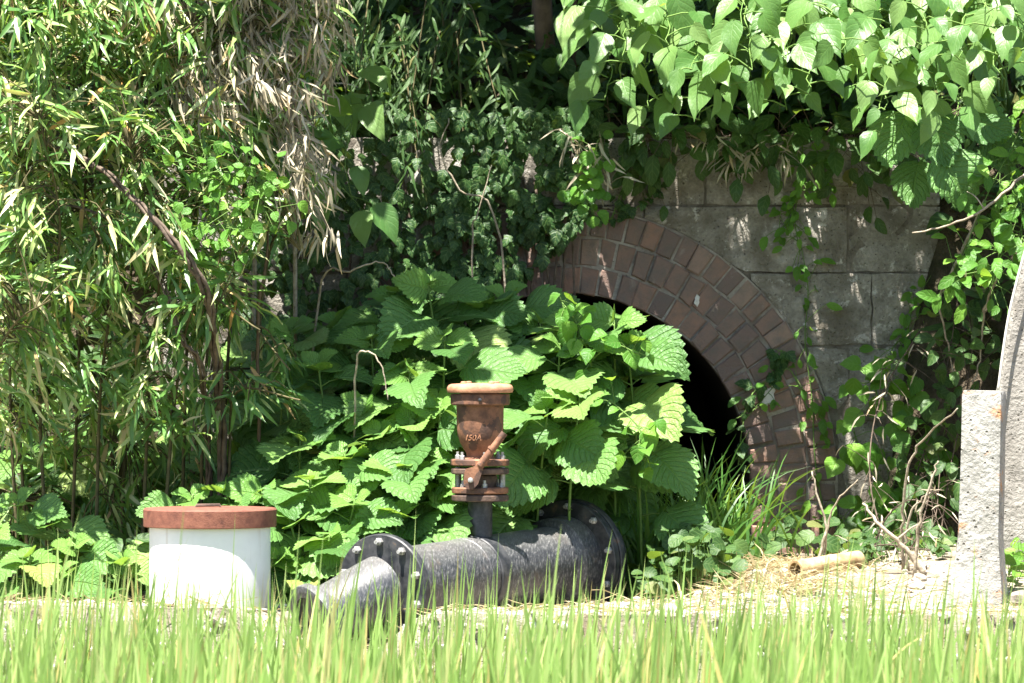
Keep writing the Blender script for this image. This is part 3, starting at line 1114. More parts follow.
SV = [stone_mesh(rng, 1) for _ in range(8)]
smesh = [MB().add(v, f).mesh('stone', M['gravel'], 35) for v, f in SV]
for k in range(46):
    x = rng.uniform(0.28, 1.45) if k % 4 else rng.uniform(-1.3, 0.2)
    y = rng.uniform(12.14, 12.95)
    s_ = rng.uniform(0.010, 0.026)
    ob = bpy.data.objects.new('stone', rng.choice(smesh))
    COL.objects.link(ob)
    ob.location = (x, y, gz(x, y) + s_ * 0.25)
    ob.rotation_euler = (rng.uniform(-.4, .4), rng.uniform(-.4, .4), rng.uniform(0, 6))
    ob.scale = (s_, s_, s_)
    tag(ob, 'small pale stone lying among the rubble on the ledge', 'stone', 'loose stones on the ledge')
ob = bpy.data.objects.new('stone', smesh[2])
COL.objects.link(ob)
q = P(1022, 592, 12.45)
ob.location = (q.x, q.y, gz(q.x, q.y) + 0.015)
ob.scale = (0.05, 0.045, 0.042)
tag(ob, 'largest white stone at the right foot of the marker post', 'stone')
mb = MB()
for k in range(2600):
    x = rng.uniform(-1.7, 1.7)
    if x < 0.2 and rng.random() < 0.45:
        continue
    y = EDGE + 0.01 + abs(rng.gauss(0, 0.45))
    if y > 13.4:
        continue
    s_ = rng.uniform(0.003, 0.011)
    v, f = SV[k % 8]
    v0 = f0 = None
    a = rng.uniform(0, 6)
    c, sn = math.cos(a), math.sin(a)
    base = Vector((x, y, gz(x, y) + s_ * 0.2))
    ico = [(p[0] * c - p[1] * sn, p[0] * sn + p[1] * c, p[2]) for p in v[:12]]
    IF = [(0, 11, 5), (0, 5, 1), (0, 1, 7), (0, 7, 10), (0, 10, 11), (1, 5, 9), (5, 11, 4), (11, 10, 2), (10, 7, 6), (7, 1, 8), (3, 9, 4), (3, 4, 2), (3, 2, 6), (3, 6, 8), (3, 8, 9), (4, 9, 5), (2, 4, 11), (6, 2, 10), (8, 6, 7), (9, 8, 1)]
    mb.add([base + Vector(p) * s_ for p in ico], IF)
# stones bedded in the front face of the ledge
for k in range(900):
    x = rng.uniform(-1.7, 1.7)
    t = rng.random() ** 0.8
    z = gz(x, EDGE) * (1 - t) + PADDY * t
    s_ = rng.uniform(0.004, 0.016)
    v, f = SV[k % 8]
    base = Vector((x, EDGE - 0.05 * t - 0.01, z))
    mb.add([base + Vector((p[0], p[2], p[1])) * s_ for p in v[:12]], IF)
g_ = mb.build('gravel', M['gravel'], kind='stuff')
tag(g_, 'pale gravel and rubble strewn over the ledge', 'gravel')

# straw and dead grass litter
mb = MB()
for k in range(2600):
    u = rng.random()
    if u < 0.45:
        q = P(rng.gauss(770, 50), 590, 12.9)
        x, y = q.x, rng.uniform(12.5, 13.3)
    else:
        x, y = rng.uniform(-1.7, 1.7), EDGE + abs(rng.gauss(0, 0.4))
    z = gz(x, y)
    a = rng.uniform(0, 6.28)
    L = rng.uniform(0.03, 0.11)
    e = rng.uniform(0, 0.5) if u > 0.45 else rng.uniform(0.1, 0.9)
    d = Vector((math.cos(a), math.sin(a), e))
    leaf_join(mb, 'straw' if k % 6 else 'lanced', rng, Vector((x, y, z + 0.004)), d, UP + rv(rng, .4), L)
g_ = mb.build('dead_grass', M['straw'], kind='stuff')
tag(g_, 'dry straw and dead grass littering the ledge', 'dead grass')

# tan tube
ta, tb = P(795, 570, 12.80), P(858, 560, 13.02)
dirt = (tb - ta).normalized()
L = (tb - ta).length
tr = 0.026
ta.z = gz(ta.x, ta.y) + tr * 0.9
tb.z = gz(tb.x, tb.y) + tr * 1.15
T4 = axmat(ta, (tb - ta).normalized())
ob = MB().lathe([(0.001, 0.05), (tr * 0.72, 0.05), (tr * 0.76, 0.0), (tr, 0.0), (tr * 1.03, 0.01), (tr, 0.02), (tr, L * 0.55), (tr * 1.06, L * 0.57), (tr, L * 0.6), (tr * 0.95, L), (0.001, L)], T4, 28).build('tan_tube', M['tan'], origin=ta, sm=50)
tag(ob, 'short hollow tan tube lying in straw before the arch foot', 'tube')


def twig(pts, r, label, mat='twig', name='twig', n_=6, side=None):
    c = bez(pts, n_)
    c = [q if i == 0 else q + Vector((noise.noise(Vector((i * .9, pts[0].x * 7, 1))), noise.noise(Vector((i * .9, pts[0].x * 7, 4))), noise.noise(Vector((i * .9, pts[0].x * 7, 8))))) * 0.006 for i, q in enumerate(c)]
    rr = [r * (1 - 0.6 * i / len(c)) for i in range(len(c))]
    o0 = Vector(c[0])
    mb_ = MB()
    if mat == 'vine':
        for h in range(3):
            cc = []
            for i, q in enumerate(c):
                a_ = i * 0.55 + h * 2.1
                cc.append(q + Vector((math.cos(a_) * r * .8, math.sin(a_) * r * .8, 0)) + Vector((noise.noise(Vector((i * .7, h, 1))), noise.noise(Vector((i * .7, h, 5))), 0)) * .008)
            mb_.tube(cc, [x * .75 for x in rr], 6)
    else:
        mb_.tube(c, rr, 6)
    for (t, off, rs) in (side or []):
        a = c[int(t * (len(c) - 1))]
        mb_.tube(bez([a, a + Vector(off) * 0.5 + Vector((0, 0, 0.01)), a + Vector(off)], 3), [rs, rs * .8, rs * .7, rs * .6, rs * .5, rs * .4, rs * .3][:7], 5)
    ob_ = mb_.build(name, M[mat], origin=o0, sm=180)
    return tag(ob_, label, 'twig' if mat != 'vine' else 'vine')


gp = lambda px, d: P(px, 341.5 + (CAMZ - gz((px - 512) * d / FPX, d)) * FPX / d, d)
twig([gp(903, 12.9), P(903, 520, 12.85), P(908, 468, 12.8), P(925, 437, 12.75), P(957, 410, 12.55)], 0.005, 'long pale bent twig arching up to the top of the marker post')
twig([gp(925, 12.8), P(905, 548, 12.8), P(880, 525, 12.8), P(863, 503, 12.85)], 0.008, 'thick tan stick leaning left at the foot of the wall creeper', side=[(0.45, (0.09, 0.02, 0.05), 0.004)])
twig([gp(908, 12.86), P(906, 540, 12.84), P(912, 510, 12.82), P(930, 492, 12.8)], 0.005, 'thin grey twig curving up beside the long pale bent twig')
twig([gp(914, 12.75), P(920, 520, 12.72), P(932, 480, 12.7), P(938, 460, 12.7)], 0.0055, 'straight grey broken twig leaning toward the marker post', side=[(0.5, (0.05, 0, 0.02), 0.003)])
twig([gp(816, 13.0), P(826, 528, 13.0), P(818, 498, 13.0), P(812, 471, 13.0)], 0.005, 'upright thin pale twig standing behind the tan tube')
twig([gp(823, 13.02), P(828, 525, 13.0), P(838, 500, 12.98), P(858, 480, 12.95)], 0.004, 'thin twig bending right beside the upright pale twig')

# ---------------------------------------------------------------- nettle plants
nrng = random.Random(77)


def nettle(px, py, d, t, mb_, S=0.155, base_dx=0.0):
    rng = nrng
    apex = P(px, py, d)
    bx = apex.x + base_dx + rng.uniform(-0.05, 0.05)
    by = d + rng.uniform(0.02, 0.12)
    # keep the root out of the pipe hollow
    base = Vector((bx, by, gz(bx, by) - 0.01))
    if t is None:
        return base
    c = bez([base, base.lerp(apex, 0.5) + Vector((rng.uniform(-.03, .03), rng.uniform(-.02, .03), 0)), apex], 6)
    ln = (apex - base).length
    mb_.tube(c, [0.0055 - 0.003 * i / len(c) for i in range(len(c))], 6)
    offs = [0.006, 0.026, 0.062, 0.115, 0.18, 0.25, 0.33, 0.41, 0.49]
    size = [0.36, 0.58, 0.82, 1.0, 1.05, 1.0, 0.95, 0.9, 0.85]
    az0 = rng.uniform(0, math.pi)
    for k, (o_, sz) in enumerate(zip(offs, size)):
        if o_ > ln * 0.86:
            break
        f_ = 1 - o_ / ln
        ii = f_ * (len(c) - 1)
        i0 = int(ii)
        p = c[i0].lerp(c[min(i0 + 1, len(c) - 1)], ii - i0)
        for h in (0, 1):
            az = az0 + k * math.pi / 2 + h * math.pi + rng.uniform(-.35, .35)
            out = Vector((math.cos(az), math.sin(az), 0))
            if k > 4 and out.y > 0.75:
                continue
            s_ = S * sz * rng.uniform(0.85, 1.15)
            pl = s_ * (0.2 if k < 2 else rng.uniform(0.35, 0.6))
            up = [1.0, 0.75, 0.45, 0.3, 0.2, 0.15, 0.1, 0.1, 0.1][k]
            q = p + (out + UP * up).normalized() * pl
            mb_.tube([p, p.lerp(q, .5) + UP * 0.004, q], [0.0022, 0.0018, 0.0015], 4, False)
            pitch = [0.65, 0.3, -0.05, -0.3, -0.45, -0.55, -0.65, -0.7, -0.7][k] + rng.uniform(-.25, .25)
            if out.y > 0:          # leaves at the back tip over towards the light in front
                pitch = pitch * (1 - out.y) + (0.35 + rng.uniform(-.2, .2)) * out.y
            dr = out * math.cos(pitch) + UP * math.sin(pitch) + FRONT * 0.15
            nr = UP * 0.80 + FRONT * 0.6 + Vector((-0.15, 0, 0)) + rv(rng, 0.24)
            e_ = q + dr.normalized() * s_
            ex, ey = 512 + e_.x * FPX / e_.y, 341.5 - (e_.z - CAMZ) * FPX / e_.y
            if 505 < ex < 650 and ey > 506 and e_.y < 13.25:   # would lie inside the pipe
                continue
            leaf_obj('nettle_young' if k < 2 else 'nettle', rng, q, dr, nr, s_, t)


clumps = [
    ('tall nettle clump at the crest of the mass, left of the valve cap', .168, [(398, 292, 13.4), (428, 284, 13.3), (410, 372, 13.05)]),
    ('tall nettle clump directly behind the rusty valve cap', .168, [(470, 300, 13.45), (505, 296, 13.5), (480, 352, 13.3), (445, 335, 13.1)]),
    ('nettle clump with upright tips at the left shoulder of the crest', .17, [(345, 318, 13.45), (372, 338, 13.2), (360, 405, 13.05)]),
    ('dark nettle clump at the far left of the crest below the ivy', .165, [(292, 328, 13.3), (318, 365, 13.1), (283, 385, 13.15)]),
    ('nettle clump covering the crown of the dark opening', .168, [(540, 322, 13.4), (560, 345, 13.15), (520, 368, 13.2)]),
    ('nettle clump with large bright leaves in front of the dark opening', .172, [(578, 318, 13.3), (615, 318, 13.2), (628, 345, 13.16)]),
    ('nettle clump just right of the rusty valve bowl', .168, [(548, 408, 12.98), (520, 430, 13.1), (580, 395, 13.0)]),
    ('nettle clump drooping at the right end of the mass over the pipe flange', .145, [(600, 405, 13.30), (590, 372, 13.25), (592, 440, 13.35)]),
    ('low nettle clump above the black pipe, right of the riser', .15, [(545, 445, 13.2), (585, 430, 13.3), (565, 462, 13.35), (528, 480, 13.25)]),
    ('sunlit nettle clump just left of the rusty valve bowl', .168, [(415, 420, 12.95), (440, 408, 12.95), (425, 455, 12.9)]),
    ('sunlit nettle clump left of the valve lever at mid height', .168, [(380, 432, 12.95), (405, 468, 12.82), (345, 455, 12.85)]),
    ('blown-out bright nettle clump right of the casing lid', .168, [(310, 480, 12.78), (290, 520, 12.68), (262, 490, 12.80), (300, 440, 12.98)]),
    ('bright nettle clump behind the near pipe flange', .17, [(355, 500, 12.70), (395, 515, 12.72), (430, 490, 12.85), (330, 535, 12.62)]),
    ('nettle clump peeping over the rusty casing lid', .14, [(225, 488, 12.80), (192, 496, 12.78)]),
    ('low nettle clump squeezed between the casing and the near pipe end', .13, [(278, 556, 12.62), (300, 566, 12.6)]),
    ('shaded nettle clump beneath the right fringe of the bamboo', .15, [(268, 345, 13.6), (285, 415, 13.35), (245, 395, 13.55)]),
    ('shaded nettle clump deep behind the casing', .14, [(240, 450, 13.3), (200, 440, 13.5), (170, 400, 13.7), (150, 455, 13.55)]),
    ('deep shaded nettle clump in the hollow under the bamboo', .13, [(105, 470, 13.6), (60, 440, 13.65), (20, 450, 13.6), (85, 400, 13.75)]),
    ('nettle clump at the left frame edge above the ledge', .135, [(18, 500, 12.85), (-10, 530, 12.7), (30, 555, 12.6)]),
    ('nettle clump a little right of the left frame edge', .135, [(50, 520, 12.80), (75, 545, 12.75), (62, 572, 12.6)]),
    ('single low nettle with one pale leaf beside the white casing', .14, [(122, 560, 12.72)]),
]
for lab, S, stems in clumps:
    b_ = [nettle(px, py, d, None, None) for px, py, d in stems]
    t = thing('nettle_plant', sum(b_, Vector()) / len(b_), lab, 'nettle', 'nettle clumps')
    mb_ = MB()
    for px, py, d in stems:
        nettle(px, py, d, t, mb_, S)
    mb_.build('stem', M['stem'], t, sm=180)

# ---------------------------------------------------------------- overhanging shrubs above the wall
srng = random.Random(91)


def cane(mb_, t, root, tip, n_leaf, S, f0=0.35, key='knot', hang=1.0):
    rng = srng
    mid = root.lerp(tip, 0.45)
    mid.z = max(root.z, tip.z) + rng.uniform(0.18, 0.38)
    c = bez([root, root.lerp(mid, .5) + Vector((0, 0, .10)), mid, mid.lerp(tip, .6) + Vector((0, 0, .06)), tip], 8)
    nC = len(c)
    mb_.tube([q + Vector((noise.noise(Vector((i * .5, root.x * 9, tip.x * 9))), 0, 0)) * .03 * min(1, i / 6) for i, q in enumerate(c)], [0.005 * (1 - 0.75 * i / nC) for i in range(nC)], 6)
    for k in range(n_leaf):
        f_ = f0 + (1 - f0) * (k + rng.uniform(-.3, .3)) / (n_leaf - 1)
        f_ = max(0, min(0.999, f_))
        ii = f_ * (nC - 1)
        i0 = int(ii)
        p = c[i0].lerp(c[i0 + 1], ii - i0)
        tg = (c[min(i0 + 1, nC - 1)] - c[max(i0 - 1, 0)]).normalized()
        sd = tg.cross(UP)
        sd = sd.normalized() if sd.length > .05 else Vector((1, 0, 0))
        sgn = 1 if k % 2 else -1
        s_ = S * rng.uniform(0.55, 1.18) * (0.75 if f_ > 0.93 else 1)
        br = (sd * sgn * rng.uniform(.5, 1.1) + UP * rng.uniform(-.1, .4) + FRONT * rng.uniform(0, .7)).normalized()
        ext = rng.uniform(0.02, 0.10)
        q = p + br * ext
        mb_.tube([p, p.lerp(q, .5) + UP * 0.006, q], [0.0024, 0.002, 0.0016], 4, False)
        dr = br * 0.55 + Vector((0, 0, -1)) * rng.uniform(0.6, 1.4) * hang + FRONT * rng.uniform(0.0, 0.5) + rv(rng, .22)
        nr = FRONT * 0.66 + UP * 0.62 + Vector((-0.2, 0, 0)) + rv(rng, .36)
        leaf_obj(key, rng, q, dr, nr, s_, t)


shrubs = [
    (640, 14.30, 'pointed-leaf shrub overhanging the wall at the left end of its top', [(600, 30, 13.45), (625, 62, 13.40), (668, 45, 13.35), (605, 100, 13.5), (650, 110, 13.55)]),
    (730, 14.35, 'pointed-leaf shrub overhanging the wall above the brick arch crown', [(692, 70, 13.35), (725, 95, 13.35), (700, 120, 13.5), (752, 70, 13.3), (745, 30, 13.25)]),
    (820, 14.32, 'pointed-leaf shrub hanging lowest in the middle of the wall top', [(785, 60, 13.3), (810, 95, 13.35), (840, 50, 13.25), (785, 110, 13.5), (860, 90, 13.35)]),
    (900, 14.30, 'pointed-leaf shrub with pale sunlit leaves above the right wall blocks', [(885, 110, 13.3), (900, 60, 13.25), (925, 30, 13.2), (880, 135, 13.3), (935, 95, 13.3)]),
    (985, 14.25, 'pointed-leaf shrub reaching into the top right corner', [(960, 60, 13.25), (1000, 80, 13.2), (985, 25, 13.2), (1030, 50, 13.15), (950, 120, 13.35)]),
]
for px, d, lab, tips in shrubs:
    x = (px - 512) * d / FPX
    root = Vector((x, d, bz(x, d) - 0.02))
    t = thing('overhanging_shrub', root, lab, 'shrub', 'shrubs hanging over the wall top')
    mb_ = MB()
    for (tx, ty, td) in tips:
        cane(mb_, t, root + Vector((srng.uniform(-.08, .08), srng.uniform(-.02, .05), 0)), P(tx, ty, td), 16, 0.138, 0.30)
    # inner leafy canes, further up and behind
    for k in range(3):
        cane(mb_, t, root + Vector((srng.uniform(-.08, .08), srng.uniform(0, .08), 0)), P(px + srng.uniform(-60, 60), srng.uniform(-60, 40), 13.6), 11, 0.14, 0.25)
    mb_.build('stem', M['stem'], t, sm=180)

# nettle-leaved plant hanging beside the shrub at right
t = thing('nettle_plant', P(990, 110, 14.0), 'dark round-leaved plant hanging below the shrub in the upper right', 'nettle')
mb_ = MB()
rootp = P(1005, 110, 14.0)
for (px, py, d, s_, dx, dz) in [(905, 118, 13.45, .17, -.35, -.9), (945, 160, 13.4, .175, .5, -.75), (935, 118, 13.42, .16, .25, -.9), (918, 165, 13.6, .14, -.1, -1), (968, 115, 13.45, .15, .9, -.35), (990, 140, 13.5, .13, .6, -.8)]:
    q = P(px, py, d)
    mb_.tube(bez([rootp, rootp.lerp(q, .5) + UP * .06, q], 4), 0.003, 5)
    leaf_obj('nettle', srng, q, Vector((dx, -.3, dz)), FRONT * .8 + UP * .5, s_, t)
mb_.build('stem', M['stem'], t, sm=180)


# ---------------------------------------------------------------- creepers: a stem with leaves that are parts of it
def creeper(name, label, cat, paths, key, S, dens, spread, stem='stem', r=0.0025, group=None, seed=1, nbias=None, joined=False, hang=0.5, face=0.8):
    rng = random.Random(seed)
    root = Vector(paths[0][0])
    t = thing(name, root, label, cat, group)
    mb_ = MB()
    fol = MB()
    for pts in paths:
        c = bez(pts, 6)
        mb_.tube(c, [r * (1 - .5 * i / len(c)) for i in range(len(c))], 5)
        L = sum((c[i + 1] - c[i]).length for i in range(len(c) - 1))
        n_ = max(2, int(L * dens))
        for k in range(n_):
            ii = rng.uniform(0, len(c) - 1.001)
            i0 = int(ii)
            p = c[i0].lerp(c[i0 + 1], ii - i0)
            off = rv(rng, spread)
            off.y = -abs(off.y) * 0.8
            q = p + off
            mb_.tube([p, p.lerp(q, .5) + UP * .004, q], [.0014, .0012, .001], 3, False)
            dr = off.normalized() * 0.5 + Vector((0, 0, -hang)) + rv(rng, .35) + FRONT * .15
            nr = FRONT * face + UP * .55 + rv(rng, .3)
            s_ = S * rng.uniform(.65, 1.25)
            if joined:
                leaf_join(fol, key, rng, q, dr, nr, s_)
            else:
                leaf_obj(key, rng, q, dr, nr, s_, t)
    mb_.build('stem', M[stem], t, sm=180)
    if joined:
        fol.build('foliage', LEAF[key][0][1].materials[0], t, sm=180, kind='stuff')
    return t


W = WY - 0.012
creeper('wall_top_vine', 'dark leafy fringe trailing along the top edge of the stone wall', 'vine',
        [[P(600, 128, 13.9), P(680, 138, 13.88), P(760, 135, 13.9), P(840, 140, 13.88), P(900, 150, 13.85)], [P(640, 125, 13.9), P(655, 150, 13.95), P(650, 175, W)], [P(720, 130, 13.9), P(735, 158, 13.95)], [P(850, 135, 13.9), P(870, 165, 13.95), P(866, 190, W)], [P(770, 132, 13.9), P(775, 160, 13.96)]],
        'shade', 0.075, 130, 0.05, seed=21, stem='vine')
creeper('dry_leaf_tangle', 'dry brown leaf tangle caught below the shrub on the wall top', 'dead leaves',
        [[P(690, 135, 13.86), P(725, 150, 13.84), P(760, 155, 13.86), P(790, 150, 13.88)], [P(735, 150, 13.85), P(728, 172, 13.9)]], 'lanced', 0.075, 130, 0.025, seed=22, stem='twig')
creeper('dry_leaf_tangle', 'dry tan leaf tangle hanging at the upper end of the ivy', 'dead leaves',
        [[P(560, 130, 13.8), P(580, 145, 13.75), P(600, 165, 13.75), P(612, 190, 13.8)]], 'lanced', 0.09, 90, 0.02, seed=23, stem='twig')
creeper('wall_creeper', 'light green creeper trailing down the blocks right of the arch crown', 'creeper',
        [[P(800, 120, W), P(803, 170, W), P(795, 215, W), P(800, 255, W)], [P(800, 150, W), P(815, 185, W), P(822, 205, W)], [P(795, 200, W), P(785, 225, W), P(778, 230, W)]], 'oval', 0.042, 110, 0.03, seed=3)
creeper('wall_creeper', 'sparse creeper climbing the wall along the outside of the arch', 'creeper',
        [[P(825, 520, W), P(815, 460, W), P(812, 400, W), P(805, 340, W), P(808, 290, W), P(800, 240, W)], [P(812, 420, W), P(790, 370, W), P(775, 385, W), P(745, 420, W)]], 'oval', 0.045, 40, 0.03, seed=4)
creeper('wall_creeper', 'leafy creeper heaped against the wall left of the marker post', 'creeper',
        [[P(880, 565, 13.86), P(890, 500, 13.82), P(905, 440, 13.86), P(915, 385, 13.88)], [P(890, 500, 13.82), P(860, 450, 13.8), P(850, 410, 13.86)], [P(900, 540, 13.78), P(930, 480, 13.78), P(945, 430, 13.78)],
         [P(875, 560, 13.86), P(850, 520, 13.86), P(835, 530, 13.78)], [P(900, 440, 13.86), P(880, 400, 13.8), P(870, 380, 13.86)]], 'heart', 0.062, 62, 0.05, seed=5)
creeper('wall_creeper', 'small bright creeper patch on the blocks near the right wall end', 'creeper',
        [[P(905, 350, W), P(912, 310, W), P(925, 285, W)], [P(912, 330, W), P(895, 345, W), P(890, 355, W)]], 'oval', 0.045, 110, 0.03, seed=6)
creeper('hanging_vine', 'tangled leafy vine hanging over the dirt slope at the right edge', 'vine',
        [[P(1040, 90, 13.6), P(1010, 150, 13.45), P(985, 200, 13.4), P(965, 250, 13.4), P(950, 290, 13.4)], [P(1040, 140, 13.5), P(1015, 210, 13.4), P(1000, 260, 13.3), P(990, 290, 13.3)], [P(1010, 150, 13.45), P(1020, 190, 13.4), P(1022, 250, 13.3)]], 'oval', 0.06, 90, 0.04, seed=7)
creeper('ivy_strand', 'thin ivy strand crossing the brick ring at the arch shoulder', 'ivy',
        [[P(782, 350, W), P(775, 372, W), P(752, 395, W - .01), P(742, 430, W - .01), P(738, 465, W - .01)]], 'ivy', 0.042, 85, 0.010, seed=8)
creeper('ivy_strand', 'thin ivy strand running along the top edge of the brick ring', 'ivy',
        [[P(575, 215, W), P(610, 222, W), P(640, 205, W), P(660, 185, W)], [P(610, 222, W), P(630, 175, W), P(660, 160, W)]], 'ivy', 0.036, 70, 0.010, seed=9)
creeper('heart_leaf_vine', 'light green heart-leaved vine twining through the nettles by the opening', 'vine',
        [[P(600, 420, 13.15), P(590, 360, 13.1), P(575, 320, 13.1), P(560, 300, 13.15)], [P(590, 360, 13.1), P(615, 345, 13.05), P(640, 355, 13.0)], [P(610, 400, 13.0), P(640, 430, 12.98), P(650, 470, 12.98)]], 'heart', 0.05, 62, 0.03, seed=10)
creeper('small_leaf_vine', 'small round-leaved vine among the dry bamboo at upper left', 'vine',
        [[P(185, 300, 12.75), P(205, 240, 12.7), P(215, 190, 12.68), P(200, 140, 12.7)], [P(205, 240, 12.7), P(240, 210, 12.66), P(262, 190, 12.68)], [P(215, 190, 12.68), P(245, 165, 12.66), P(270, 230, 12.68)]], 'heart', 0.034, 105, 0.05, seed=11)
creeper('large_leaf_vine', 'large-leaved vine hanging in the shade beside the dry bamboo', 'vine',
        [[P(345, 60, 13.7), P(352, 120, 13.5), P(345, 160, 13.45), P(352, 200, 13.5)], [P(352, 120, 13.5), P(335, 150, 13.4), P(328, 185, 13.4)]], 'knot', 0.12, 17, 0.05, seed=12)
creeper('clover_patch', 'little cluster of round clover-like leaves hanging left of the arch crown', 'vine',
        [[P(598, 140, 13.75), P(590, 175, 13.72), P(592, 215, 13.72)], [P(590, 175, 13.72), P(575, 205, 13.7)]], 'round', 0.038, 110, 0.02, seed=13)

creeper('dry_stem_tangle', 'tangle of dry brown stems and leaves left of the post foot', 'dead stems',
        [[P(870, 560, 13.3), P(885, 520, 13.25), P(910, 500, 13.2), P(940, 510, 13.1)], [P(900, 565, 13.2), P(920, 530, 13.15), P(935, 470, 13.2)], [P(850, 560, 13.3), P(880, 545, 13.2), P(930, 550, 13.0)], [P(890, 560, 13.4), P(870, 480, 13.5), P(880, 400, 13.6), P(920, 330, 13.6)]],
        'lanced', 0.045, 55, 0.04, seed=31, stem='vine', r=0.003)
creeper('dirt_slope_creeper', 'dark small-leaved creeper on the dirt slope below the bare branch', 'creeper',
        [[P(900, 560, 13.62), P(915, 480, 13.68), P(935, 420, 13.7), P(950, 350, 13.72), P(960, 280, 13.7)], [P(940, 540, 13.55), P(950, 470, 13.6), P(965, 400, 13.6), P(975, 330, 13.6)], [P(920, 560, 13.5), P(935, 520, 13.5), P(940, 470, 13.55)]],
        'shade', 0.06, 75, 0.05, seed=32, stem='vine')
# ivy carpet on the wall left of the arch
irng = random.Random(101)


def in_poly(x, y, poly):
    c = False
    for i in range(len(poly)):
        x1, y1 = poly[i]
        x2, y2 = poly[i - 1]
        if (y1 > y) != (y2 > y) and x < (x2 - x1) * (y - y1) / (y2 - y1) + x1:
            c = not c
    return c


ivy_zones = [
    ('dense dark ivy covering the wall up to the arch crown', [(480, 110), (600, 105), (606, 150), (592, 200), (566, 240), (525, 275), (480, 300), (440, 320), (440, 110)], 900),
    ('dense dark ivy in deep shade left of the nettle crest', [(320, 110), (450, 110), (450, 330), (240, 420), (200, 300)], 900),
]
for lab, poly, cnt in ivy_zones:
    cx_ = sum(p[0] for p in poly) / len(poly)
    rootv = Vector(((cx_ - 512) * 13.95 / FPX, 13.93, 0.0))
    t = thing('ivy', rootv, lab, 'ivy', None)
    mb_ = MB()
    x0, x1 = min(p[0] for p in poly), max(p[0] for p in poly)
    y0, y1 = min(p[1] for p in poly), max(p[1] for p in poly)
    for k in range(9):
        xa = irng.uniform(x0 + 10, x1 - 10)
        pts = [rootv + Vector((irng.uniform(-.1, .1), 0, 0))]
        yy = 420
        top = irng.uniform(y0, y0 + 60)
        while yy > top:
            xa += irng.uniform(-14, 14)
            pts.append(P(xa, yy, 13.965))
            yy -= 60
        mb_.tube(bez(pts, 4), 0.004, 5)
    mb_.build('stem', M['vine'], t, sm=180)
    fol = MB()
    done = 0
    big = []
    while done < cnt:
        px, py = irng.uniform(x0, x1), irng.uniform(y0, y1)
        if not in_poly(px, py, poly):
            continue
        if noise.noise(Vector((px * .035, py * .035, 9))) < -0.25:
            continue
        lump = 0.05 * noise.noise(Vector((px * .02, py * .02, 3))) + 0.03 * noise.noise(Vector((px * .06, py * .06, 5)))
        p = P(px, py, 13.90 + lump + irng.uniform(-.03, .04))
        dr = Vector((irng.gauss(0, .45), -.35, -1 + irng.gauss(0, .3)))
        nr = FRONT * .8 + UP * .45 + rv(irng, .3)
        s_ = irng.uniform(.028, .052)
        if done < 260:
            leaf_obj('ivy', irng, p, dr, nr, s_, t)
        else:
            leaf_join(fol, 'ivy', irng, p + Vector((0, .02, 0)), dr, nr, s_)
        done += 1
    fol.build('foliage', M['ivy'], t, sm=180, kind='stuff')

# ---------------------------------------------------------------- bamboo thicket at the left
brng = random.Random(202)
POLY = [(-40, -60), (345, -60), (325, 90), (318, 180), (262, 250), (255, 320), (310, 372), (292, 400), (228, 420), (205, 470), (180, 480), (150, 520), (60, 560), (-40, 570)]
culms = []
labs = ['leftmost', 'second', 'third']
cspec = [(-20, 13.1, [(-30, 300), (-10, 60), (20, -60)]), (20, 13.2, [(10, 350), (30, 150), (60, 20)]), (50, 13.0, [(40, 380), (60, 230), (40, 120)]), (70, 13.3, [(80, 330), (90, 120), (120, -40)]),
         (95, 13.1, [(100, 400), (110, 280), (80, 200)]), (120, 13.4, [(130, 300), (140, 100), (170, -40)]), (140, 13.1, [(150, 380), (160, 240), (130, 150)]), (160, 13.0, [(175, 400), (200, 300), (260, 330)]),
         (180, 13.3, [(190, 280), (210, 120), (240, 20)]), (200, 13.2, [(205, 380), (225, 300), (290, 370)]), (215, 13.4, [(235, 260), (260, 120), (300, 60)]), (230, 13.1, [(230, 440), (240, 390), (300, 400)]),
         (30, 13.4, [(20, 420), (30, 360), (0, 330)]), (110, 13.5, [(120, 200), (150, 40), (190, -60)]), (-40, 12.9, [(-30, 420), (10, 330), (50, 300)]), (240, 13.3, [(262, 300), (280, 230), (300, 250)])]
for i, (bx, bd, pts) in enumerate(cspec):
    base = gp(bx, bd)
    base.z = gz(base.x, base.y) - 0.01
    ds = [bd - 0.05, bd - 0.2, bd - 0.4]
    c = bez([base] + [P(x, y, dd) for (x, y), dd in zip(pts, ds)], 8)
    culms.append({'c': c, 'base': base, 'spr': []})
tries = 0
nspr = 0
while nspr < 1700:
    tries += 1
    px, py = brng.uniform(-40, 345), brng.uniform(-60, 570)
    if not in_poly(px, py, POLY):
        continue
    bulge = 0.30 * smooth(345, 120, px) * smooth(500, 250, py)
    d = 13.25 - bulge + brng.uniform(-0.38, 0.30)
    if py > 440:
        d += 0.35
    p = P(px, py, d)
    if p.z < 0.08:
        continue
    # clumps: leave gaps in the mass
    if noise.noise(Vector((px * .018, py * .018, d * 2))) < -0.14 or (py > 350 and brng.random() < 0.25):
        continue
    best = None
    for cu in culms:
        for q in cu['c'][4:]:
            dd = (q - p).length_squared + max(0, (p.z - q.z)) * 0.03
            if best is None or dd < best[0]:
                best = (dd, cu, q)
    best[1]['spr'].append((p, best[2]))
    nspr += 1
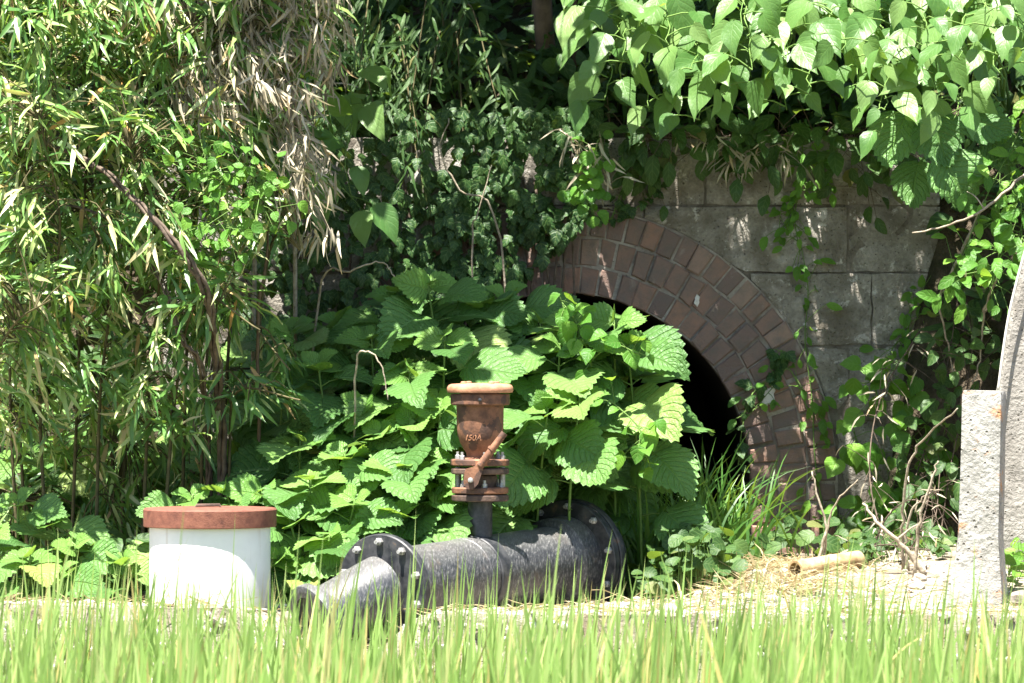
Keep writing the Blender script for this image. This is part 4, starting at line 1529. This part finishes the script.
place_words = ['at the left frame edge, rising to the top', 'beside the left frame edge below the top corner', 'drooping low over the left frame edge', 'arching up left of the small-leaved vine',
               'drooping in front of the brown dead vine', 'rising tall at the middle of the thicket', 'bending over the dark hollow left of the casing', 'drooping with pale tips just above the white casing',
               'rising beside the dry top clump', 'fringing the thicket toward the nettle crest', 'standing just left of the dry hanging foliage', 'lowest over the nettles above the casing lid',
               'dark and low at the left frame edge', 'tallest at the back of the thicket top', 'sprawling from outside the left edge', 'at the right rim of the thicket in half shade']
for i, cu in enumerate(culms):
    t = thing('bamboo_plant', cu['base'], 'leafy bamboo plant ' + place_words[i], 'bamboo', 'bamboo plants in the left thicket')
    c = cu['c']
    mb_ = MB().tube(c, [0.0055 * (1 - .6 * k / len(c)) for k in range(len(c))], 6)
    fol = MB()
    cnt = 0
    sprs = sorted(cu['spr'], key=lambda s: s[0].y)
    for p, q in sprs:
        mb_.tube(bez([q, q.lerp(p, .5) + UP * 0.03, p], 2), [.0022, .002, .0018, .0016, .0012], 4, False)
        axis = (p - q)
        axis = axis.normalized() if axis.length > .01 else Vector((0, -1, 0))
        out = (axis * 0.5 + Vector((brng.gauss(0.18, .5), -0.35, -0.55 + brng.gauss(0, .3)))).normalized()
        nl = brng.randint(4, 8)
        for k in range(nl):
            dr = out + rv(brng, .42)
            pp = p - out * (0.02 * k) * brng.random() + rv(brng, .008)
            nr = UP * .7 + FRONT * .5 + rv(brng, .45)
            s_ = brng.uniform(0.05, 0.125)
            if cnt < 45:
                leaf_obj('lance', brng, pp, dr, nr, s_, t)
            else:
                leaf_join(fol, 'lance', brng, pp, dr, nr, s_)
            cnt += 1
    mb_.build('culm', M['culm'], t, sm=180)
    if fol.v:
        fol.build('foliage', M['bamboo'], t, sm=180, kind='stuff')

# dry hanging bamboo at the top of the thicket
dry = [('dry straw-coloured bamboo hanging at the right rim of the thicket', 250, [(268, -40, 13.0), (285, 60, 12.9), (300, 130, 12.85)], [(215, -40), (345, -40), (342, 50), (330, 110), (300, 150), (270, 140), (250, 90)], 95),
       ('dry straw-coloured bamboo crowning the thicket top', 190, [(180, -40, 13.1), (190, 20, 12.95), (215, 60, 12.9)], [(120, -40), (260, -40), (265, 60), (240, 130), (170, 90)], 130),
       ('dry bamboo spray with pale tips dangling before the dark ivy', 290, [(285, 60, 13.0), (295, 150, 12.85), (305, 210, 12.8)], [(270, 120), (320, 130), (330, 200), (335, 240), (300, 250), (285, 200)], 32)]
for lab, bx, pts, poly, cnt in dry:
    base = gp(bx, 13.45)
    base.z = gz(base.x, base.y) - .01
    t = thing('dry_bamboo', base, lab, 'bamboo', 'dry bamboo at the thicket top')
    c = bez([base, P(bx + 5, 250, 13.4), P(pts[0][0] - 5, -90, 13.2)] + [P(*q) for q in pts], 6)
    mb_ = MB().tube(c, [0.007 * (1 - .6 * k / len(c)) for k in range(len(c))], 6)
    fol = MB()
    n_ = 0
    k2 = 0
    while n_ < cnt:
        px, py = brng.uniform(120, 345), brng.uniform(-40, 265)
        if not in_poly(px, py, poly):
            continue
        p = P(px, py, brng.uniform(12.72, 13.15))
        q = min(c[8:], key=lambda s: (s - p).length)
        mb_.tube(bez([q, q.lerp(p, .5) + UP * .04, p], 3), [.002, .0018, .0016, .0014, .0012, .001, .0009], 4, False)
        out = Vector((brng.gauss(.2, .4), -.2, -1 + brng.gauss(0, .3)))
        for k in range(brng.randint(6, 11)):
            pp = p + rv(brng, .022)
            dr = out + rv(brng, .4)
            s_ = brng.uniform(.04, .09)
            if k2 < 60:
                leaf_obj('lanced', brng, pp, dr, FRONT * .6 + UP * .5 + rv(brng, .5), s_, t)
            else:
                leaf_join(fol, 'lanced', brng, pp, dr, FRONT * .6 + UP * .5 + rv(brng, .5), s_)
            k2 += 1
        n_ += 1
    mb_.build('culm', M['twig'], t, sm=180)
    fol.build('foliage', M['bamboo_dry'], t, sm=180, kind='stuff')

# dead vines and stalks through the thicket
b0 = gp(222, 13.2)
twig([b0, P(222, 450, 13.05), P(216, 360, 12.85), P(205, 290, 12.66), P(180, 250, 12.62), P(140, 205, 12.64), P(95, 165, 12.7), P(40, 140, 12.85)], 0.011, 'thick dark dead vine arching through the bamboo thicket', 'vine', 'dead_vine')
b1 = gp(210, 13.25)
twig([b1, P(208, 450, 13.1), P(200, 365, 12.8), P(182, 340, 12.75), P(160, 280, 12.75), P(120, 225, 12.8), P(70, 205, 12.9)], 0.007, 'thinner dark dead vine below the arching one', 'vine', 'dead_vine')
twig([gp(262, 13.2), P(258, 330, 13.0), P(265, 270, 12.98), P(272, 190, 13.0)], 0.006, 'reddish upright stalk at the right rim of the bamboo', 'trunk', 'stalk')
twig([gp(300, 13.5), P(318, 300, 13.3), P(350, 272, 13.2), P(380, 262, 13.2), P(395, 276, 13.2)], 0.004, 'pale dry stalk arching over the left nettles')
twig([gp(360, 13.1), P(355, 380, 12.92), P(368, 352, 12.88), P(382, 368, 12.86), P(388, 400, 12.86)], 0.0035, 'pale dry stalk hooking down amid the nettles')
twig([gp(480, 13.9), P(472, 260, 13.82), P(478, 215, 13.8), P(492, 165, 13.8)], 0.0035, 'thin pale stem rising through the dark ivy')
twig([gp(520, 13.9), P(500, 240, 13.82), P(460, 190, 13.8), P(440, 150, 13.8), P(450, 118, 13.8)], 0.004, 'curved grey stem looping over the dark ivy')
twig([P(1030, 170, 13.35), P(990, 205, 13.3), P(950, 225, 13.3), P(912, 233, 13.35)], 0.005, 'bare grey branch reaching left over the right wall end', side=[(0.4, (-.05, 0, .05), .003)])
twig([P(985, 200, 13.5), P(955, 265, 13.5), P(940, 300, 13.55), P(948, 345, 13.6), P(955, 385, 13.6)], 0.005, 'dry root-like vine dangling down the dirt slope')
twig([P(1000, 270, 13.4), P(985, 310, 13.45), P(980, 360, 13.5), P(972, 385, 13.5)], 0.004, 'thin dry vine beside the pale cord on the dirt slope')

# ---------------------------------------------------------------- strap-leaved grass clumps, ground cover
grng = random.Random(303)


def clump(px, d, n_, h, label, spread=0.10, name='grass_clump'):
    base = gp(px, d)
    t = thing(name, base, label, 'grass', None)
    for k in range(n_):
        a = grng.uniform(0, 2 * math.pi)
        b = base + Vector((grng.gauss(0, spread * .35), grng.gauss(0, spread * .25), 0))
        b.z = gz(b.x, b.y) - .004
        L = h * grng.uniform(.6, 1.1)
        out = Vector((math.cos(a), math.sin(a) * .7, 0)) * grng.uniform(.15, .9)
        w_ = grng.uniform(.006, .011)
        pts, N_ = [], 6
        p = b.copy()
        dr = (UP + out * .35).normalized()
        v, f, uv = [], [], []
        sd = dr.cross(FRONT + rv(grng, .4)).normalized()
        for j in range(N_ + 1):
            tt = j / N_
            ww = w_ * (1 - tt ** 2.2) * (0.6 + 0.4 * min(1, tt * 4))
            v += [p - sd * ww * .5, p + sd * ww * .5]
            uv += [(0, tt), (1, tt)]
            p = p + dr * (L / N_)
            dr = (dr + out * .22 + Vector((0, 0, -.22)) * tt * 1.4).normalized()
        for j in range(N_):
            f.append((2 * j, 2 * j + 1, 2 * j + 3, 2 * j + 2))
        MB().add(v, f, uv).build('blade', M['strap'], t, sm=180)
    return t


clump(682, 13.45, 130, 0.44, 'tall strap-leaved grass clump at the foot of the dark opening', 0.32)
clump(642, 13.3, 80, 0.38, 'strap-leaved grass clump just right of the black pipe flange', 0.2)
clump(720, 13.5, 90, 0.34, 'strap-leaved grass clump leaning on the right arch foot', 0.22)


def cover(label, px0, px1, d0, d1, hmax, n_, key, S, seed, name='ground_cover'):
    rng = random.Random(seed)
    fol, st = MB(), MB()
    t = thing(name, gp((px0 + px1) / 2, (d0 + d1) / 2), label, 'ground cover', None)
    for k in range(n_):
        px, d = rng.uniform(px0, px1), rng.uniform(d0, d1)
        b = gp(px, d)
        h = hmax * rng.uniform(.25, 1) * (1 - 0.6 * abs((px - (px0 + px1) / 2) / (px1 - px0) * 2) ** 2)
        q = b + Vector((rng.gauss(0, .02), rng.gauss(0, .02), h))
        st.tube([b, q], .0012, 3, False)
        a = rng.uniform(0, 6.28)
        dr = Vector((math.cos(a), math.sin(a) - .4, rng.uniform(-.6, .2)))
        nr = UP * .7 + FRONT * .6 + rv(rng, .25)
        if k < 120:
            leaf_obj(key, rng, q, dr, nr, S * rng.uniform(.7, 1.2), t)
        else:
            leaf_join(fol, key, rng, q, dr, nr, S * rng.uniform(.7, 1.2))
    st.build('stem', M['stem'], t, kind='stuff')
    if fol.v:
        fol.build('foliage', LEAF[key][0][1].materials[0], t, sm=180, kind='stuff')


cover('dark round-leaved ground cover between the pipe and the arch foot', 640, 735, 12.85, 13.25, 0.19, 230, 'roundd', 0.045, 41)
cover('low broad-leaved weeds along the arch foot behind the tan tube', 750, 880, 13.3, 13.8, 0.14, 70, 'roundd', 0.05, 42)
cover('low leafy weeds at the right foot of the marker post', 1000, 1050, 12.55, 12.95, 0.12, 60, 'oval', 0.05, 43)
cover('low mixed weeds before the dirt slope left of the post', 840, 950, 13.15, 13.5, 0.10, 70, 'shade', 0.055, 45)
cover('low shaded weeds in the hollow left of the casing', 60, 160, 12.8, 13.4, 0.2, 110, 'shade', 0.075, 44)

# undergrowth in the shade above and behind: one mass
urng = random.Random(404)
mb = MB()
for k in range(7000):
    x = urng.uniform(-2.2, 2.0) if k < 5200 else urng.uniform(-1.9, -0.4)
    y = 13.8 + abs(urng.gauss(0, 1.0))
    if WX0 - 0.05 < x < WX1 + 0.02 and y < 14.17:
        y = 14.17 + abs(urng.gauss(0, .5))
    z = bz(x, y) + urng.uniform(0.0, 0.16)
    p = Vector((x, y, z))
    dr = Vector((urng.gauss(0, .6), -.6, urng.uniform(-.9, .3)))
    nr = UP * .6 + FRONT * .6 + rv(urng, .4)
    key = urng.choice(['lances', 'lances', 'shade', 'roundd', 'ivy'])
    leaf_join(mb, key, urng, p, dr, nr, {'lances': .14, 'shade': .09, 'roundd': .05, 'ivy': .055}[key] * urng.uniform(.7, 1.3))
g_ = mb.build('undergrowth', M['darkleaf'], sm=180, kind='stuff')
tag(g_, 'dark leafy undergrowth covering the shaded bank behind the wall', 'undergrowth')

# dwarf bamboo hanging from the bank above the ivy
hz = [(330, 'at the left end of the shaded bank'), (385, 'above the left dark ivy'), (450, 'above the middle of the dark ivy')]
for px, wd in hz:
    d = 14.35
    x = (px - 512) * d / FPX
    base = Vector((x, d, bz(x, d) - .02))
    t = thing('bamboo_plant', base, 'shaded dwarf bamboo drooping ' + wd, 'bamboo', 'shaded dwarf bamboo on the bank')
    mb_, fol = MB(), MB()
    cnt = 0
    for q in range(4):
        tip = P(px + urng.uniform(-55, 55), urng.uniform(60, 190), urng.uniform(13.75, 13.95))
        mid = base.lerp(tip, .4)
        mid.z = max(base.z, tip.z) + urng.uniform(.15, .4)
        c = bez([base, mid, tip], 8)
        mb_.tube(c, [.004 * (1 - .6 * k / len(c)) for k in range(len(c))], 5)
        for k in range(4, len(c)):
            for h in range(3):
                p = c[k] + rv(urng, .03)
                dr = Vector((urng.gauss(0, .5), -.4, -.7 + urng.gauss(0, .3)))
                nr = UP * .6 + FRONT * .6 + rv(urng, .4)
                s_ = urng.uniform(.06, .115)
                if cnt < 40:
                    leaf_obj('lances', urng, p, dr, nr, s_, t)
                else:
                    leaf_join(fol, 'lances', urng, p, dr, nr, s_)
                cnt += 1
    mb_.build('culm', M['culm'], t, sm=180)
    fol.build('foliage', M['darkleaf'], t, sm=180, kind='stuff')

# trees on the bank: trunks in view, crowns above the frame shading the wall
trng = random.Random(505)
for px, d, rad, lab, cxy in [(549, 14.45, 0.030, 'thickest brown tree trunk on the shaded bank above the ivy', (0.2, 0.0)),
                             (533, 14.55, 0.014, 'slim brown tree trunk just left of the thickest one', (-0.9, 0.2)),
                             (579, 14.4, 0.012, 'slim leaning tree trunk right of the thickest one', (1.1, 0.1))]:
    x = (px - 512) * d / FPX
    base = Vector((x, d, bz(x, d) - .05))
    t = thing('tree', base, lab, 'tree', 'trees on the shaded bank')
    top = base + Vector((cxy[0] * .5, cxy[1] - .2, 1.7))
    c = bez([base, base.lerp(top, .3) + Vector((trng.uniform(-.03, .03), 0, 0)) - Vector((cxy[0] * .12, 0, 0)), top], 8)
    mb_ = MB().tube(c, [rad * (1.15 - .6 * k / len(c)) for k in range(len(c))], 10)
    fol = MB()
    cen = top + Vector((cxy[0] * .5, 0, .1))
    for q in range(40):
        a = trng.uniform(0, 6.28)
        e = cen + Vector((math.cos(a) * trng.uniform(.2, 1.3), math.sin(a) * trng.uniform(.2, 1.0) + .1, trng.uniform(-.45, .8)))
        ymin = 13.45 if e.x < 0.35 else 13.7
        if e.y < ymin:
            e.y = ymin + trng.random() * .3
        s0 = c[trng.randint(9, len(c) - 1)]
        mb_.tube(bez([s0, s0.lerp(e, .5) + UP * .1, e], 4), [rad * .4 * (1 - k / 10) for k in range(9)], 5)
        for k in range(95):
            p = e + rv(trng, .17)
            dr = Vector((trng.gauss(0, .7), trng.gauss(-.2, .7), -.4))
            leaf_join(fol, 'shade', trng, p, dr, UP + rv(trng, .5), trng.uniform(.09, .16))
    for q in range(5):  # unseen forward boughs, added to dapple shade over the nettle crest
        e = Vector((trng.uniform(-.95, .0), trng.uniform(12.75, 13.35), trng.uniform(2.1, 2.7)))
        s0 = c[trng.randint(10, len(c) - 1)]
        mb_.tube(bez([s0, s0.lerp(e, .5) + UP * .18, e], 4), [rad * .4 * (1 - k / 10) for k in range(9)], 5)
        for k in range(60):
            p = e + rv(trng, .13)
            leaf_join(fol, 'shade', trng, p, Vector((trng.gauss(0, .7), trng.gauss(-.2, .7), -.4)), UP + rv(trng, .5), trng.uniform(.09, .15))
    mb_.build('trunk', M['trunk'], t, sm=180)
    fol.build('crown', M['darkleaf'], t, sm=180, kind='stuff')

# ---------------------------------------------------------------- young rice in the paddy
rrng = random.Random(606)
mb = MB()
row = EDGE - 0.10
yy = row
while yy > 9.4:
    x = -1.75
    while x < 1.75:
        bx, by = x + rrng.gauss(0, .022), yy + rrng.gauss(0, .03)
        hgt = 0.355 + 0.12 * noise.noise(Vector((bx * 2.2, by * 2, 0)))
        if by < 10.8:
            hgt += 0.03
        for k in range(rrng.randint(7, 12)):
            a = rrng.uniform(0, 6.28)
            out = Vector((math.cos(a), math.sin(a), 0)) * abs(rrng.gauss(0, .32)) + Vector((.10, 0, 0))
            L = hgt * rrng.uniform(.6, 1.28) * (1.22 if rrng.random() < .06 else 1)
            w_ = rrng.uniform(.006, .0115)
            p = Vector((bx + rrng.gauss(0, .014), by + rrng.gauss(0, .014), PADDY - .01))
            dr = (UP + out * .5).normalized()
            sd = dr.cross(FRONT + rv(rrng, .5)).normalized()
            bendv = out * rrng.uniform(.1, .6)
            v, f, uv = [], [], []
            N_ = 6
            for j in range(N_ + 1):
                tt = j / N_
                ww = w_ * (1 - tt ** 2.6)
                v += [p - sd * ww * .5, p + sd * ww * .5]
                uv += [(0, tt), (1, tt)]
                p = p + dr * (L / N_)
                dr = (dr + bendv * .35 * tt + Vector((0, 0, -.1)) * tt * bendv.length * 3).normalized()
            for j in range(N_):
                f.append((2 * j, 2 * j + 1, 2 * j + 3, 2 * j + 2))
            mb.add(v, f, uv)
        x += rrng.uniform(.07, .125)
    yy -= 0.20
g_ = mb.build('rice', M['rice'], sm=180, kind='stuff')
tag(g_, 'bright green young rice growing in the paddy along the bottom', 'rice')
print('objects', len(bpy.data.objects), 'tris', sum(len(o.data.polygons) for o in bpy.data.objects if o.type == 'MESH'))
